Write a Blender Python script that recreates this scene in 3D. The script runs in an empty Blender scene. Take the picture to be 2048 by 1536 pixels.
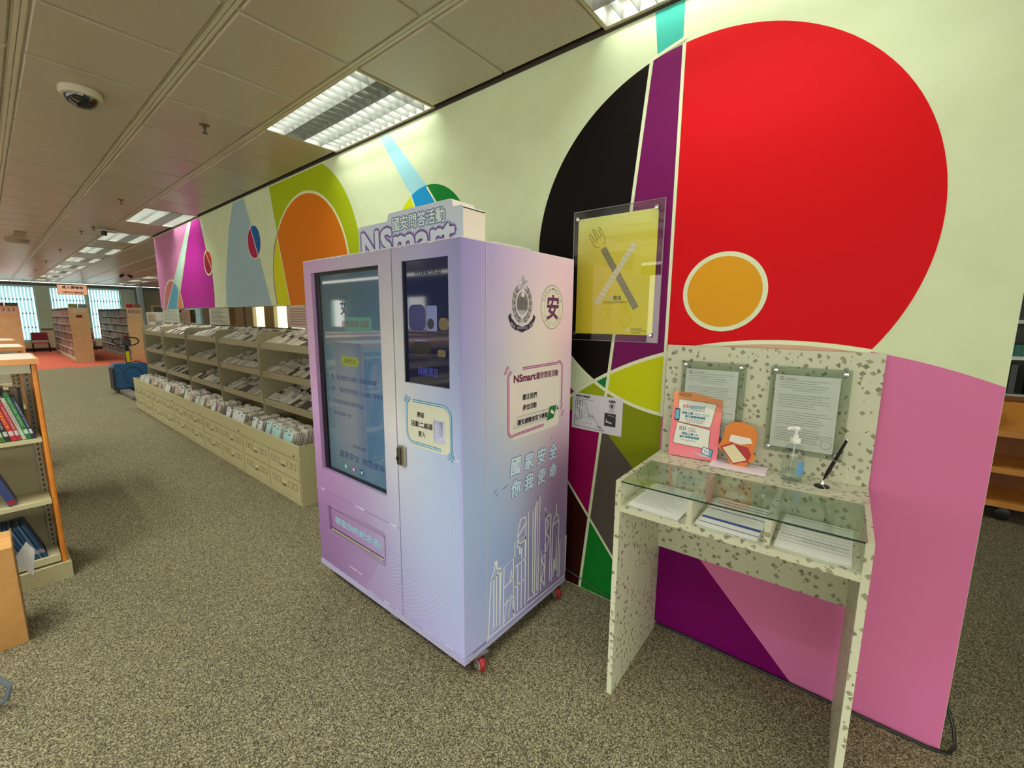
import bpy, bmesh, math, random
from mathutils import Vector, Matrix
random.seed(7)
SC = bpy.context.scene
COL = SC.collection

# ---------------------------------------------------------------- camera
cam_d = bpy.data.cameras.new('camera')
cam_d.sensor_fit = 'HORIZONTAL'; cam_d.sensor_width = 36.0
cam_d.lens = 855.8 / 2048 * 36.0
cam_d.clip_start = 0.02; cam_d.clip_end = 200
cam = bpy.data.objects.new('camera', cam_d); COL.objects.link(cam)
cam.location = (0, 0, 1.6)
cam.rotation_euler = (math.radians(81.29), math.radians(-0.446), math.radians(39.307))
SC.camera = cam

# ---------------------------------------------------------------- world / exposure
world = bpy.data.worlds.new('daylight'); SC.world = world; world.use_nodes = True
bg = world.node_tree.nodes['Background']
bg.inputs[0].default_value = (0.98, 0.97, 0.86, 1); bg.inputs[1].default_value = 3.5
SC.view_settings.view_transform = 'Standard'; SC.view_settings.look = 'None'
SC.view_settings.exposure = 0.0; SC.view_settings.gamma = 1.0
SC.view_settings.use_curve_mapping = False
SC.cycles.use_denoising = True
SC.cycles.max_bounces = 8; SC.cycles.diffuse_bounces = 4; SC.cycles.glossy_bounces = 4
SC.cycles.transmission_bounces = 6; SC.cycles.transparent_max_bounces = 10
SC.cycles.sample_clamp_indirect = 6.0
SC.cycles.caustics_reflective = False; SC.cycles.caustics_refractive = False
LAMP_W = 5.2           # per burning tube of a louvred ceiling light
LAMP_W_FILL = 22.0         # unseen rows over the reading area, power raised as fill light
LAMP_COL = (0.97, 1.0, 0.91)

# ---------------------------------------------------------------- helpers
def lin(c):
    return tuple(((v/255)/12.92 if v/255 <= .04045 else ((v/255+.055)/1.055)**2.4) for v in c)

MATS = {}
def mat(name, rgb=(200,200,200), rough=.6, metal=0.0, emit=0.0, spec=.5, alpha=1.0, coat=0.0):
    if name in MATS: return MATS[name]
    m = bpy.data.materials.new(name); m.use_nodes = True
    b = m.node_tree.nodes['Principled BSDF']; L = lin(rgb)
    b.inputs['Base Color'].default_value = (*L, 1)
    b.inputs['Roughness'].default_value = rough
    b.inputs['Metallic'].default_value = metal
    b.inputs['Specular IOR Level'].default_value = spec
    if coat: b.inputs['Coat Weight'].default_value = coat; b.inputs['Coat Roughness'].default_value = .03
    if emit:
        b.inputs['Emission Color'].default_value = (*L, 1); b.inputs['Emission Strength'].default_value = emit
    if alpha < 1: b.inputs['Alpha'].default_value = alpha
    MATS[name] = m
    return m

def nodes(m): return m.node_tree.nodes, m.node_tree.links, m.node_tree.nodes['Principled BSDF']

def noisy(name, c1, c2, scale, rough=.7, bump=0.0, detail=3, spec=.4, lo=.35, hi=.65, bscale=None, coord='Object'):
    if name in MATS: return MATS[name]
    m = mat(name, c1, rough, spec=spec); N, K, B = nodes(m)
    tc = N.new('ShaderNodeTexCoord'); nz = N.new('ShaderNodeTexNoise'); cr = N.new('ShaderNodeValToRGB')
    nz.inputs['Scale'].default_value = scale; nz.inputs['Detail'].default_value = detail
    cr.color_ramp.elements[0].position = lo; cr.color_ramp.elements[1].position = hi
    cr.color_ramp.elements[0].color = (*lin(c1), 1); cr.color_ramp.elements[1].color = (*lin(c2), 1)
    K.new(tc.outputs[coord], nz.inputs['Vector']); K.new(nz.outputs[0], cr.inputs[0]); K.new(cr.outputs[0], B.inputs['Base Color'])
    if bump:
        bp = N.new('ShaderNodeBump'); bp.inputs['Strength'].default_value = bump; bp.inputs['Distance'].default_value = .01
        K.new(nz.outputs[0], bp.inputs['Height']); K.new(bp.outputs[0], B.inputs['Normal'])
    return m

def glassy(name, rgb=(246,251,249), refl=.08, rough=.02, tint=1.0):
    """thin sheet: transparent with a Fresnel reflection"""
    if name in MATS: return MATS[name]
    m = bpy.data.materials.new(name); m.use_nodes = True
    N = m.node_tree.nodes; K = m.node_tree.links; N.clear()
    out = N.new('ShaderNodeOutputMaterial'); mx = N.new('ShaderNodeMixShader')
    tr = N.new('ShaderNodeBsdfTransparent'); gl = N.new('ShaderNodeBsdfGlossy'); fr = N.new('ShaderNodeLayerWeight')
    tr.inputs[0].default_value = (*lin(rgb), 1); gl.inputs['Roughness'].default_value = rough
    mp = N.new('ShaderNodeMath'); mp.operation = 'MULTIPLY_ADD'; mp.use_clamp = True
    mp.inputs[1].default_value = .7; mp.inputs[2].default_value = refl
    fr.inputs[0].default_value = .25
    K.new(fr.outputs['Facing'], mp.inputs[0])
    pw = N.new('ShaderNodeMath'); pw.operation = 'POWER'; pw.inputs[1].default_value = 3.0
    K.new(fr.outputs['Facing'], pw.inputs[0]); K.new(pw.outputs[0], mp.inputs[0])
    K.new(mp.outputs[0], mx.inputs[0]); K.new(tr.outputs[0], mx.inputs[1]); K.new(gl.outputs[0], mx.inputs[2]); K.new(mx.outputs[0], out.inputs[0])
    MATS[name] = m; return m

def vcol(name, rough=.5, spec=.5, emit=0.0, coat=0.0, grain=0.0):
    """material that takes its printed colour from the mesh's colour attribute 'print'"""
    if name in MATS: return MATS[name]
    m = mat(name, (200,200,200), rough, spec=spec, coat=coat); N, K, B = nodes(m)
    a = N.new('ShaderNodeVertexColor'); a.layer_name = 'print'
    K.new(a.outputs[0], B.inputs['Base Color'])
    if emit:
        K.new(a.outputs[0], B.inputs['Emission Color']); B.inputs['Emission Strength'].default_value = emit
    return m

ORG = {}
def org(o):
    return ORG.get(o.name, Vector((0,0,0))) if o else Vector((0,0,0))

def link_mesh(name, me, mats, parent=None, smooth=False):
    o = bpy.data.objects.new(name, me); COL.objects.link(o)
    for m in (mats if isinstance(mats, (list, tuple)) else [mats]): me.materials.append(m)
    if parent is not None:
        off = org(parent)
        if off.length: me.transform(Matrix.Translation(-off))
        o.parent = parent; ORG[o.name] = off
    else:
        co = [v.co for v in me.vertices]
        c = Vector(((min(v.x for v in co)+max(v.x for v in co))/2, (min(v.y for v in co)+max(v.y for v in co))/2, min(v.z for v in co)))
        me.transform(Matrix.Translation(-c)); o.location = c; ORG[o.name] = c
    if smooth:
        for p in me.polygons: p.use_smooth = True
    return o

class MB:
    def __init__(s): s.v = []; s.f = []; s.m = []; s.xf = None
    def add(s, vs, fs, mi=0):
        n = len(s.v)
        if s.xf: vs = [s.xf @ Vector(v) for v in vs]
        s.v += [tuple(v) for v in vs]; s.f += [tuple(i+n for i in f) for f in fs]; s.m += [mi]*len(fs); return s
    def box(s, x0, x1, y0, y1, z0, z1, mi=0, M=None, bevel=0):
        if bevel:
            b = bevel; out = []
            for z, k in ((z0, 1), (z0+b, 0), (z1-b, 0), (z1, 1)):
                ins = b*k
                out += [(x0+ins+0, y0+b, z), (x0+b, y0+ins, z), (x1-b, y0+ins, z), (x1-ins, y0+b, z), (x1-ins, y1-b, z), (x1-b, y1-ins, z), (x0+b, y1-ins, z), (x0+ins, y1-b, z)] if not k else \
                       [(x0+b, y0+b, z), (x0+b, y0+b, z), (x1-b, y0+b, z), (x1-b, y0+b, z), (x1-b, y1-b, z), (x1-b, y1-b, z), (x0+b, y1-b, z), (x0+b, y1-b, z)]
            vs = out; fs = [tuple(range(7, -1, -1)), tuple(range(24, 32))]
            for r in range(3):
                for k in range(8):
                    a = r*8+k; c = r*8+(k+1) % 8
                    fs.append((a, c, c+8, a+8))
            if M: vs = [M @ Vector(v) for v in vs]
            return s.add(vs, fs, mi)
        vs = [(x0,y0,z0),(x1,y0,z0),(x1,y1,z0),(x0,y1,z0),(x0,y0,z1),(x1,y0,z1),(x1,y1,z1),(x0,y1,z1)]
        if M: vs = [M @ Vector(v) for v in vs]
        return s.add(vs, [(0,3,2,1),(4,5,6,7),(0,1,5,4),(1,2,6,5),(2,3,7,6),(3,0,4,7)], mi)
    def cyl(s, p, q, r, n=16, r2=None, mi=0, cap=True):
        p, q = Vector(p), Vector(q); d = (q-p).normalized(); r2 = r if r2 is None else r2
        a = d.orthogonal().normalized(); b = d.cross(a); vs = []
        for c, rr in ((p, r), (q, r2)):
            for k in range(n):
                t = 2*math.pi*k/n; vs.append(c + a*math.cos(t)*rr + b*math.sin(t)*rr)
        fs = [(k, (k+1) % n, n+(k+1) % n, n+k) for k in range(n)]
        if cap: fs += [tuple(range(n-1, -1, -1)), tuple(range(n, 2*n))]
        return s.add(vs, fs, mi)
    def lathe(s, c, prof, n=24, mi=0, axis='z'):
        vs = []; fs = []
        for r, h in prof:
            for k in range(n):
                t = 2*math.pi*k/n
                if axis == 'z': vs.append((c[0]+r*math.cos(t), c[1]+r*math.sin(t), c[2]+h))
                elif axis == 'y': vs.append((c[0]+r*math.cos(t), c[1]+h, c[2]+r*math.sin(t)))
                else: vs.append((c[0]+h, c[1]+r*math.cos(t), c[2]+r*math.sin(t)))
        for j in range(len(prof)-1):
            for k in range(n): fs.append((j*n+k, j*n+(k+1) % n, (j+1)*n+(k+1) % n, (j+1)*n+k))
        fs += [tuple(range(n-1, -1, -1)), tuple(range((len(prof)-1)*n, len(prof)*n))]
        return s.add(vs, fs, mi)
    def tube(s, pts, r, n=8, mi=0):
        pts = [Vector(p) for p in pts]; vs = []; fs = []; prev = None
        for i, p in enumerate(pts):
            d = (pts[min(i+1, len(pts)-1)] - pts[max(i-1, 0)]).normalized()
            a = d.orthogonal().normalized() if prev is None else (prev - d*prev.dot(d)).normalized()
            prev = a; b = d.cross(a)
            for k in range(n):
                t = 2*math.pi*k/n; vs.append(p + a*math.cos(t)*r + b*math.sin(t)*r)
        for i in range(len(pts)-1):
            for k in range(n): fs.append((i*n+k, i*n+(k+1) % n, (i+1)*n+(k+1) % n, (i+1)*n+k))
        fs += [tuple(range(n-1, -1, -1)), tuple(range((len(pts)-1)*n, len(pts)*n))]
        return s.add(vs, fs, mi)
    def prism(s, poly, fr, d0, d1, mi=0):
        """extrude a 2D polygon of frame fr between offsets d0 and d1"""
        n = len(poly); vs = [fr(x, y, d0) for x, y in poly] + [fr(x, y, d1) for x, y in poly]
        fs = [tuple(range(n-1, -1, -1)), tuple(range(n, 2*n))] + [(k, (k+1) % n, n+(k+1) % n, n+k) for k in range(n)]
        return s.add(vs, fs, mi)
    def flat(s, poly, fr, d=0.0, mi=0):
        if len(poly) < 3: return s
        return s.add([fr(x, y, d) for x, y in poly], [tuple(range(len(poly)))], mi)
    def ribbon(s, pts, w, fr, d=0.0, mi=0):
        """flat stroke of width w along 2D points"""
        pts = [Vector(p) for p in pts]; L = []; R = []
        for i, p in enumerate(pts):
            a = pts[max(i-1, 0)]; b = pts[min(i+1, len(pts)-1)]
            t = (b-a); t = t.normalized() if t.length > 1e-9 else Vector((1, 0)); n = Vector((-t.y, t.x))
            k = 1.0
            if 0 < i < len(pts)-1:
                u = (p-a).normalized(); k = 1/max(.45, abs(Vector((-u.y, u.x)).dot(n)))
            L.append(p+n*w/2*k); R.append(p-n*w/2*k)
        vs = [fr(*q, d) for q in L] + [fr(*q, d) for q in R]; n = len(pts)
        return s.add(vs, [(i, i+1, n+i+1, n+i) for i in range(n-1)], mi)
    def build(s, name, mats, parent=None, smooth=False):
        me = bpy.data.meshes.new(name); me.from_pydata(s.v, [], s.f); me.update()
        o = link_mesh(name, me, mats, parent, False)
        for p, mi in zip(me.polygons, s.m): p.material_index = mi
        if smooth:
            for p in me.polygons: p.use_smooth = True
            try: me.set_sharp_from_angle(angle=math.radians(35))
            except Exception: pass
        return o

def frame(O, U, V):
    O, U, V = Vector(O), Vector(U).normalized(), Vector(V).normalized(); N = U.cross(V)
    return lambda x, y, d=0.0: O + U*x + V*y + N*d

def tag(o, label=None, cat=None, group=None, kind=None):
    if label: o['label'] = label
    if cat: o['category'] = cat
    if group: o['group'] = group
    if kind: o['kind'] = kind
    return o
def thing(name, loc, label, cat, group=None, rz=0.0, local=False):
    o = bpy.data.objects.new(name, None); COL.objects.link(o); o.location = loc; o.rotation_euler = (0, 0, rz)
    o.empty_display_size = .05
    ORG[o.name] = Vector((0,0,0)) if local else Vector(loc)
    return tag(o, label, cat, group)
def copy_tree(o, parent=None):
    c = o.copy(); COL.objects.link(c)
    if parent is not None: c.parent = parent
    for ch in list(o.children): copy_tree(ch, c)
    return c

def arc(cx, cy, r, a0, a1, n=48, ry=None):
    ry = r if ry is None else ry
    return [(cx+r*math.cos(math.radians(a0+(a1-a0)*k/n)), cy+ry*math.sin(math.radians(a0+(a1-a0)*k/n))) for k in range(n+1)]
def circ(cx, cy, r, n=96, ry=None): return arc(cx, cy, r, 0, 360, n, ry)[:-1]
def rrect(x0, y0, x1, y1, r, n=6):
    return arc(x1-r, y1-r, r, 0, 90, n)+arc(x0+r, y1-r, r, 90, 180, n)+arc(x0+r, y0+r, r, 180, 270, n)+arc(x1-r, y0+r, r, 270, 360, n)
def clip(poly, p, q):
    """keep what lies left of the line p->q"""
    out = []; f = lambda a: (q[0]-p[0])*(a[1]-p[1]) - (q[1]-p[1])*(a[0]-p[0])
    for i in range(len(poly)):
        a, b = poly[i], poly[(i+1) % len(poly)]; fa, fb = f(a), f(b)
        if fa >= 0: out.append(a)
        if (fa >= 0) != (fb >= 0):
            t = fa/(fa-fb); out.append((a[0]+(b[0]-a[0])*t, a[1]+(b[1]-a[1])*t))
    return out
def clipconv(poly, conv):
    for i in range(len(conv)):
        if len(poly) < 3: return []
        poly = clip(poly, conv[i], conv[(i+1) % len(conv)])
    return poly

TXT = {}
def text_mesh(s):
    if s not in TXT:
        cu = bpy.data.curves.new('txt', 'FONT'); cu.body = s; cu.size = 1; cu.resolution_u = 3
        o = bpy.data.objects.new('txt', cu); COL.objects.link(o)
        dg = bpy.context.evaluated_depsgraph_get(); dg.update()
        me = bpy.data.meshes.new_from_object(o.evaluated_get(dg))
        TXT[s] = ([tuple(v.co) for v in me.vertices], [tuple(p.vertices) for p in me.polygons])
        bpy.data.objects.remove(o); bpy.data.curves.remove(cu); bpy.data.meshes.remove(me)
    return TXT[s]
def put_text(mb, s, fr, x0, y0, x1, y1, d=0.0006, mi=0, shear=0.0, slope=0.0, bold=0.0, keep=False):
    """fit the writing s in the box x0..x1, y0..y1 of frame fr; bold adds shifted copies"""
    vs, fs = text_mesh(s)
    if not vs: return
    ax = min(v[0] for v in vs); bx = max(v[0] for v in vs); ay = min(v[1] for v in vs); by = max(v[1] for v in vs)
    sx = (x1-x0)/max(bx-ax, 1e-6); sy = (y1-y0)/max(by-ay, 1e-6)
    if keep: sx = sy = min(sx, sy)
    offs = [(0, 0)] if not bold else [(0,0),(bold,0),(-bold,0),(0,bold),(0,-bold),(bold*.7,bold*.7),(-bold*.7,-bold*.7),(bold*.7,-bold*.7),(-bold*.7,bold*.7)]
    for k, (ox, oy) in enumerate(offs):
        out = []
        for v in vs:
            X = x0+(v[0]-ax)*sx+ox; Y = y0+(v[1]-ay)*sy+oy
            out.append(fr(X+(Y-y0)*shear, Y+(X-x0)*slope, d+k*.00002))
        mb.add(out, fs, mi)

def grid_print(name, x0, x1, z0, z1, colf, fr, d, matr, parent, holes=(), depth=.02, step=.05, sat=1.15):
    """printed sheet in frame fr with a smooth printed gradient colf(x,z), rectangular holes with inner walls"""
    def brk(a, b, extra):
        L = [a, b] + [e for e in extra if a < e < b]; n = max(1, round((b-a)/step))
        L += [a+(b-a)*k/n for k in range(n+1)]; L.sort(); out = [L[0]]
        for v in L[1:]:
            if v-out[-1] > 1e-4: out.append(v)
        return out
    X = brk(x0, x1, [h[0] for h in holes]+[h[1] for h in holes]); Z = brk(z0, z1, [h[2] for h in holes]+[h[3] for h in holes])
    vs = []; idx = {}; fs = []
    def vid(x, z, dd):
        k = (round(x, 5), round(z, 5), round(dd, 5))
        if k not in idx: idx[k] = len(vs); vs.append((x, z, dd))
        return idx[k]
    for i in range(len(X)-1):
        for j in range(len(Z)-1):
            cx, cz = (X[i]+X[i+1])/2, (Z[j]+Z[j+1])/2
            if any(h[0] < cx < h[1] and h[2] < cz < h[3] for h in holes): continue
            fs.append((vid(X[i],Z[j],d), vid(X[i+1],Z[j],d), vid(X[i+1],Z[j+1],d), vid(X[i],Z[j+1],d)))
    for h in list(holes)+[(x0,x1,z0,z1)]:
        c = [(h[0],h[2]),(h[1],h[2]),(h[1],h[3]),(h[0],h[3])]
        for k in range(4):
            a, b = c[k], c[(k+1) % 4]
            fs.append((vid(*a,d), vid(*b,d), vid(*b,d-depth), vid(*a,d-depth)))
    me = bpy.data.meshes.new(name); me.from_pydata([tuple(fr(*v)) for v in vs], [], fs); me.update()
    ca = me.color_attributes.new('print', 'FLOAT_COLOR', 'POINT')
    for i, v in enumerate(vs):
        c = colf(v[0], v[1]); a = sum(c)/3
        ca.data[i].color = (*lin([min(250, max(2, (a+(q-a)*sat)*1.07)) for q in c]), 1)
    return link_mesh(name, me, matr, parent)

def gradient(xs, zs, table):
    """bilinear table of sRGB colours; rows follow zs (low to high)"""
    def f(x, z):
        def loc(a, L):
            if a <= L[0]: return 0, 0.0
            for i in range(len(L)-1):
                if a <= L[i+1]: return i, (a-L[i])/(L[i+1]-L[i])
            return len(L)-2, 1.0
        i, u = loc(x, xs); j, v = loc(z, zs); c = []
        for k in range(3):
            c.append((table[j][i][k]*(1-u)+table[j][i+1][k]*u)*(1-v)+(table[j+1][i][k]*(1-u)+table[j+1][i+1][k]*u)*v)
        return c
    return f
FRONT = frame((0,0,0), (1,0,0), (0,0,1))           # x, z with offset towards the camera side (-y)
def front(y): return frame((0,y,0), (1,0,0), (0,0,1))
def side(x): return frame((x,0,0), (0,1,0), (0,0,1))    # y, z seen from +x

# ---------------------------------------------------------------- shared materials
cream = noisy('mural_cream', (210,222,182), (216,228,190), 6, rough=.5)
white_paper = mat('paper', (240,241,238), .7)
beige = noisy('beige_metal', (176,168,128), (184,176,136), 40, rough=.45)
beige_dark = mat('beige_back', (150,143,112), .55)  # darker beige, used for the bookcase back panels
black = mat('black_plastic', (18,18,20), .35)
ink = mat('ink', (30,30,34), .6)
chrome = mat('chrome', (205,205,205), .22, metal=1.0)
steel = mat('steel', (170,170,168), .4, metal=.9)
orange_wood = noisy('orange_wood', (206,122,36), (220,138,48), 14, rough=.35)
glass = glassy('clear_glass')
# ================================================================ ROOM SHELL
CE = 3.0          # ceiling height
WY = 2.1          # plane of the mural wall
FARX = -28.2

def struct(o, label=None):
    o['kind'] = 'structure'
    if label: o['label'] = label
    return o

def carpet(name, c1, c2, c3):
    m = mat(name, c1, .95, spec=.1); N, K, B = nodes(m)
    tc = N.new('ShaderNodeTexCoord'); n1 = N.new('ShaderNodeTexNoise'); n2 = N.new('ShaderNodeTexNoise'); cr = N.new('ShaderNodeValToRGB')
    n1.inputs['Scale'].default_value = 210; n1.inputs['Detail'].default_value = 5; n1.inputs['Roughness'].default_value = .75
    n2.inputs['Scale'].default_value = 1.6; n2.inputs['Detail'].default_value = 3
    e = cr.color_ramp.elements; e[0].position = .38; e[0].color = (*lin(c1), 1); e[1].position = .62; e[1].color = (*lin(c3), 1)
    k = e.new(.5); k.color = (*lin(c2), 1)
    K.new(tc.outputs['Object'], n1.inputs['Vector']); K.new(tc.outputs['Object'], n2.inputs['Vector'])
    mx = N.new('ShaderNodeMix'); mx.data_type = 'RGBA'; mx.blend_type = 'MULTIPLY'; mx.inputs[0].default_value = .22
    K.new(n1.outputs[0], cr.inputs[0]); K.new(cr.outputs[0], mx.inputs[6]); K.new(n2.outputs[0], mx.inputs[7]); K.new(mx.outputs[2], B.inputs['Base Color'])
    bp = N.new('ShaderNodeBump'); bp.inputs['Strength'].default_value = .5; bp.inputs['Distance'].default_value = .006
    K.new(n1.outputs[0], bp.inputs['Height']); K.new(bp.outputs[0], B.inputs['Normal'])
    return m
grey_carpet = carpet('grey_brown_carpet', (22,18,10), (112,104,80), (204,195,162))
red_carpet = carpet('red_carpet', (180,84,64), (208,104,82), (226,128,104))

fl = struct(MB().box(-18.8, 5, -7, 8, -.05, 0).build('floor', grey_carpet), 'grey-brown loop pile carpet')
rf = MB().box(FARX, -18.8, -7, 8, -.05, 0).build('floor', red_carpet); struct(rf, 'coral red carpet by the windows')

# walls
teal = mat('teal_paint', (188,222,208), .7)
buff = mat('buff_paint', (206,200,172), .7)
# mural wall: with glazed opening above the racks (x -10.05..-3.4, z 1.45..1.72)
w = MB()
w.box(-3.4, .378, WY, WY+.12, 0, CE)
w.box(-10.06, -3.4, WY, WY+.12, 1.72, CE)
w.box(-10.06, -3.4, WY, WY+.12, 0, 1.46)
wall_r = struct(w.build('wall_right', cream), 'long cream wall with a bold coloured mural')
# wall far with windows
def wall_with_windows(name, m, x, y0, y1, wins, thick=.15):
    b = MB(); ys = y0
    for (a, c, z0, z1) in wins:
        b.box(x-thick, x, ys, a, 0, CE); b.box(x-thick, x, a, c, 0, z0); b.box(x-thick, x, a, c, z1, CE); ys = c
    b.box(x-thick, x, ys, y1, 0, CE)
    return struct(b.build(name, m))
WINS = [(-3.4,-1.9,.47,2.83), (-1.4,-.2,.47,2.83), (.05,1.56,.47,2.83), (1.97,3.14,.47,2.83), (3.2,4.36,.47,2.83)]
wf = wall_with_windows('wall_back', teal, FARX, -7, 8, WINS); wf['label'] = 'teal painted far wall between tall windows'
lowc = MB()
ys = -7
for (a, c, z0, z1) in WINS + [(8, 8, 0, 0)]:
    lowc.box(FARX, FARX+.012, ys, a, .1, .93); ys = c
    if c > a: lowc.box(FARX, FARX+.012, a, c, .1, z0)
struct(lowc.build('trim_1', buff), 'buff painted dado under the teal wall')
rail = MB(); ys = -7
for (a, c, z0, z1) in WINS + [(8, 8, 0, 0)]:
    rail.box(FARX, FARX+.03, ys, a, .92, 1.0); ys = c
struct(rail.build('trim_2', mat('brown_rail', (128,84,58), .5)), 'brown chair rail on the far wall')
struct(MB().box(FARX, FARX+.03, -7, 8, 0, .14).build('baseboard_back', mat('dark_brown_skirting', (60,38,34), .5)), 'dark brown skirting of the far wall')
struct(MB().box(FARX-.0, FARX+.08, -7, 8, 2.86, 2.97).build('trim_3', mat('grey_green_pelmet', (92,106,102), .5)), 'grey pelmet above the far windows')
# far windows: frame, glass, vertical blind
blind_white = mat('blind_slat', (206,234,244), .6, emit=.0)
_N, _K, _B = nodes(blind_white); _B.inputs['Subsurface Weight'].default_value = 0
_t = _N.new('ShaderNodeBsdfTranslucent'); _t.inputs[0].default_value = (*lin((222,242,250)), 1); _m = _N.new('ShaderNodeMixShader'); _m.inputs[0].default_value = .6
_o = _N['Material Output']; _K.new(_B.outputs[0], _m.inputs[1]); _K.new(_t.outputs[0], _m.inputs[2]); _K.new(_m.outputs[0], _o.inputs[0])
alu = mat('window_frame_metal', (150,196,206), .4)
for i, (a, c, z0, z1) in enumerate(WINS):
    wr = thing(f'window_{i+1}', (FARX-.1, (a+c)/2, z0), 'tall window of the far wall behind white vertical blinds', None); wr['kind'] = 'structure'
    f = MB(); x0, x1 = FARX-.13, FARX-.08
    f.box(x0,x1,a,a+.05,z0,z1).box(x0,x1,c-.05,c,z0,z1).box(x0,x1,a+.05,c-.05,z0,z0+.05).box(x0,x1,a+.05,c-.05,z1-.05,z1)
    f.build('window_frame', alu, wr)
    MB().box(FARX-.11, FARX-.105, a+.05, c-.05, z0+.05, z1-.05).build('pane', glass, wr)
    bl = MB(); n = int((c-a-.06)/.105)
    for k in range(n):
        y = a+.06+.105*k+.05
        M = Matrix.Translation((FARX-.03, y, 0)) @ Matrix.Rotation(math.radians(38), 4, 'Z')
        bl.box(-.002, .002, -.05, .05, z0+.06, z1-.04, M=M)
    tag(bl.build('blind_slats', blind_white, wr), kind='stuff')
    cl = MB()
    for zz in (z0+.55, z0+1.15, z0+1.75):
        for k in range(n):
            y = a+.06+.105*k+.05; cl.box(FARX-.012, FARX-.004, y-.012, y+.018, zz, zz+.07)
    tag(cl.build('blind_clips', mat('blind_clip', (96,112,128), .5), wr), kind='stuff')
# other walls, out of view; the large windows are added as fill light
FW = [(-6.7,-3.8,.35,2.85), (-3.6,-.9,.35,2.85), (-.7,1.95,.35,2.85)]  # unseen windows added to light the kiosk side
wfr = MB(); ys = -7
for (a, c, z0, z1) in FW:
    wfr.box(5, 5.15, ys, a, 0, CE); wfr.box(5, 5.15, a, c, 0, z0); wfr.box(5, 5.15, a, c, z1, CE); ys = c
wfr.box(5, 5.15, ys, 8, 0, CE)
struct(wfr.build('wall_front', buff), 'buff wall behind the viewpoint with windows added for light')
wl = MB(); LW = [(-21,-19.6,1.2,2.3), (-17.6,-16.6,1.2,2.3), (-12.5,-11.4,1.2,2.3), (-8.6,-6.4,.6,2.75), (-5.9,-3.7,.6,2.75), (-3.2,-1.0,.6,2.75), (-.5,1.7,.6,2.75), (2.2,4.4,.6,2.75)]  # small ones show in the kiosk screen; wide ones are added fill
xs = FARX
for (a, c, z0, z1) in LW:
    wl.box(xs, a, -7.15, -7, 0, CE); wl.box(a, c, -7.15, -7, 0, z0); wl.box(a, c, -7.15, -7, z1, CE); xs = c
wl.box(xs, 5, -7.15, -7, 0, CE)
struct(wl.build('wall_left', teal), 'teal wall across the reading area, its large windows added for light')
wb = MB(); xs = FARX; BW = [(-22.2,-20.9,1.1,2.6), (-19.9,-17.1,1.1,2.6)]
for (a, c, z0, z1) in BW:
    wb.box(xs, a, 8, 8.15, 0, CE); wb.box(a, c, 8, 8.15, 0, z0); wb.box(a, c, 8, 8.15, z1, CE); xs = c
wb.box(xs, 5, 8, 8.15, 0, CE)
struct(wb.build('wall_beyond', mat('pale_buff', (186,176,142), .7)), 'buff wall of the room beyond the mural wall')
struct(MB().box(FARX, FARX+.01, 4.9, 8, 0, CE).build('trim_4', mat('sage_panel', (140,158,136), .7)), 'sage coloured bay right of the far windows')
tag(MB().cyl((FARX+.2,5.05,0), (FARX+.2,5.05,CE), .12, 20).build('round_column', mat('pale_blue_column', (176,216,220), .5), smooth=True), 'pale blue round column at the far wall', 'column')

# sky portals: they only steer sampling towards the window openings
def portal(loc, rot, sx, sy):
    d = bpy.data.lights.new('sky_portal', 'AREA'); d.shape = 'RECTANGLE'; d.size = sx; d.size_y = sy; d.cycles.is_portal = True
    o = bpy.data.objects.new('sky_portal', d); COL.objects.link(o); o.location = loc; o.rotation_euler = rot
for (a, c, z0, z1) in LW: portal(((a+c)/2, -7.08, (z0+z1)/2), (math.radians(90), 0, 0), c-a, z1-z0)
for (a, c, z0, z1) in FW: portal((5.08, (a+c)/2, (z0+z1)/2), (math.radians(90), 0, math.radians(90)), c-a, z1-z0)
for (a, c, z0, z1) in BW: portal(((a+c)/2, 8.08, (z0+z1)/2), (math.radians(-90), 0, 0), c-a, z1-z0)
for (a, c, z0, z1) in WINS: portal((FARX-.14, (a+c)/2, (z0+z1)/2), (math.radians(90), 0, math.radians(-90)), c-a, z1-z0)
# ceiling: grid of metal pans
DX, DY = .635, .61; X0, Y0 = -2.40, .88
pan = noisy('ceiling_pan', (172,162,142), (180,170,150), 90, rough=.32, spec=.6)
runner = mat('ceiling_runner', (196,190,166), .35)
LAMPROWS = [1.505, 1.505-4*DY, 1.505-8*DY, 1.505+4*DY]
def lamp_cols(row):
    if row == 0: return [1, -2, 8, 12, 16, 20, 24, 28, 32, 36][0:0] + [-4, 0, 8, 12, 16, 20, 24, 28, 32, 36]
    if row == 3: return [-4, 0, 4, 8, 12, 16, 20, 24, 28, 32, 36]
    return [-8, -4, 0, 4, 8, 12, 16, 20, 24, 28, 32, 36]
lamp_cells = set()
for r in range(4):
    jr = round((LAMPROWS[r]-Y0-.015)/DY)
    for k in lamp_cols(r):
        lamp_cells.add((k, jr)); lamp_cells.add((k+1, jr))
ceil_back = struct(MB().box(FARX, 5, -7, 8, CE+.03, CE+.09).build('ceiling', mat('ceiling_void', (120,116,100), .7)), 'suspended ceiling of satin metal pans')
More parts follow.
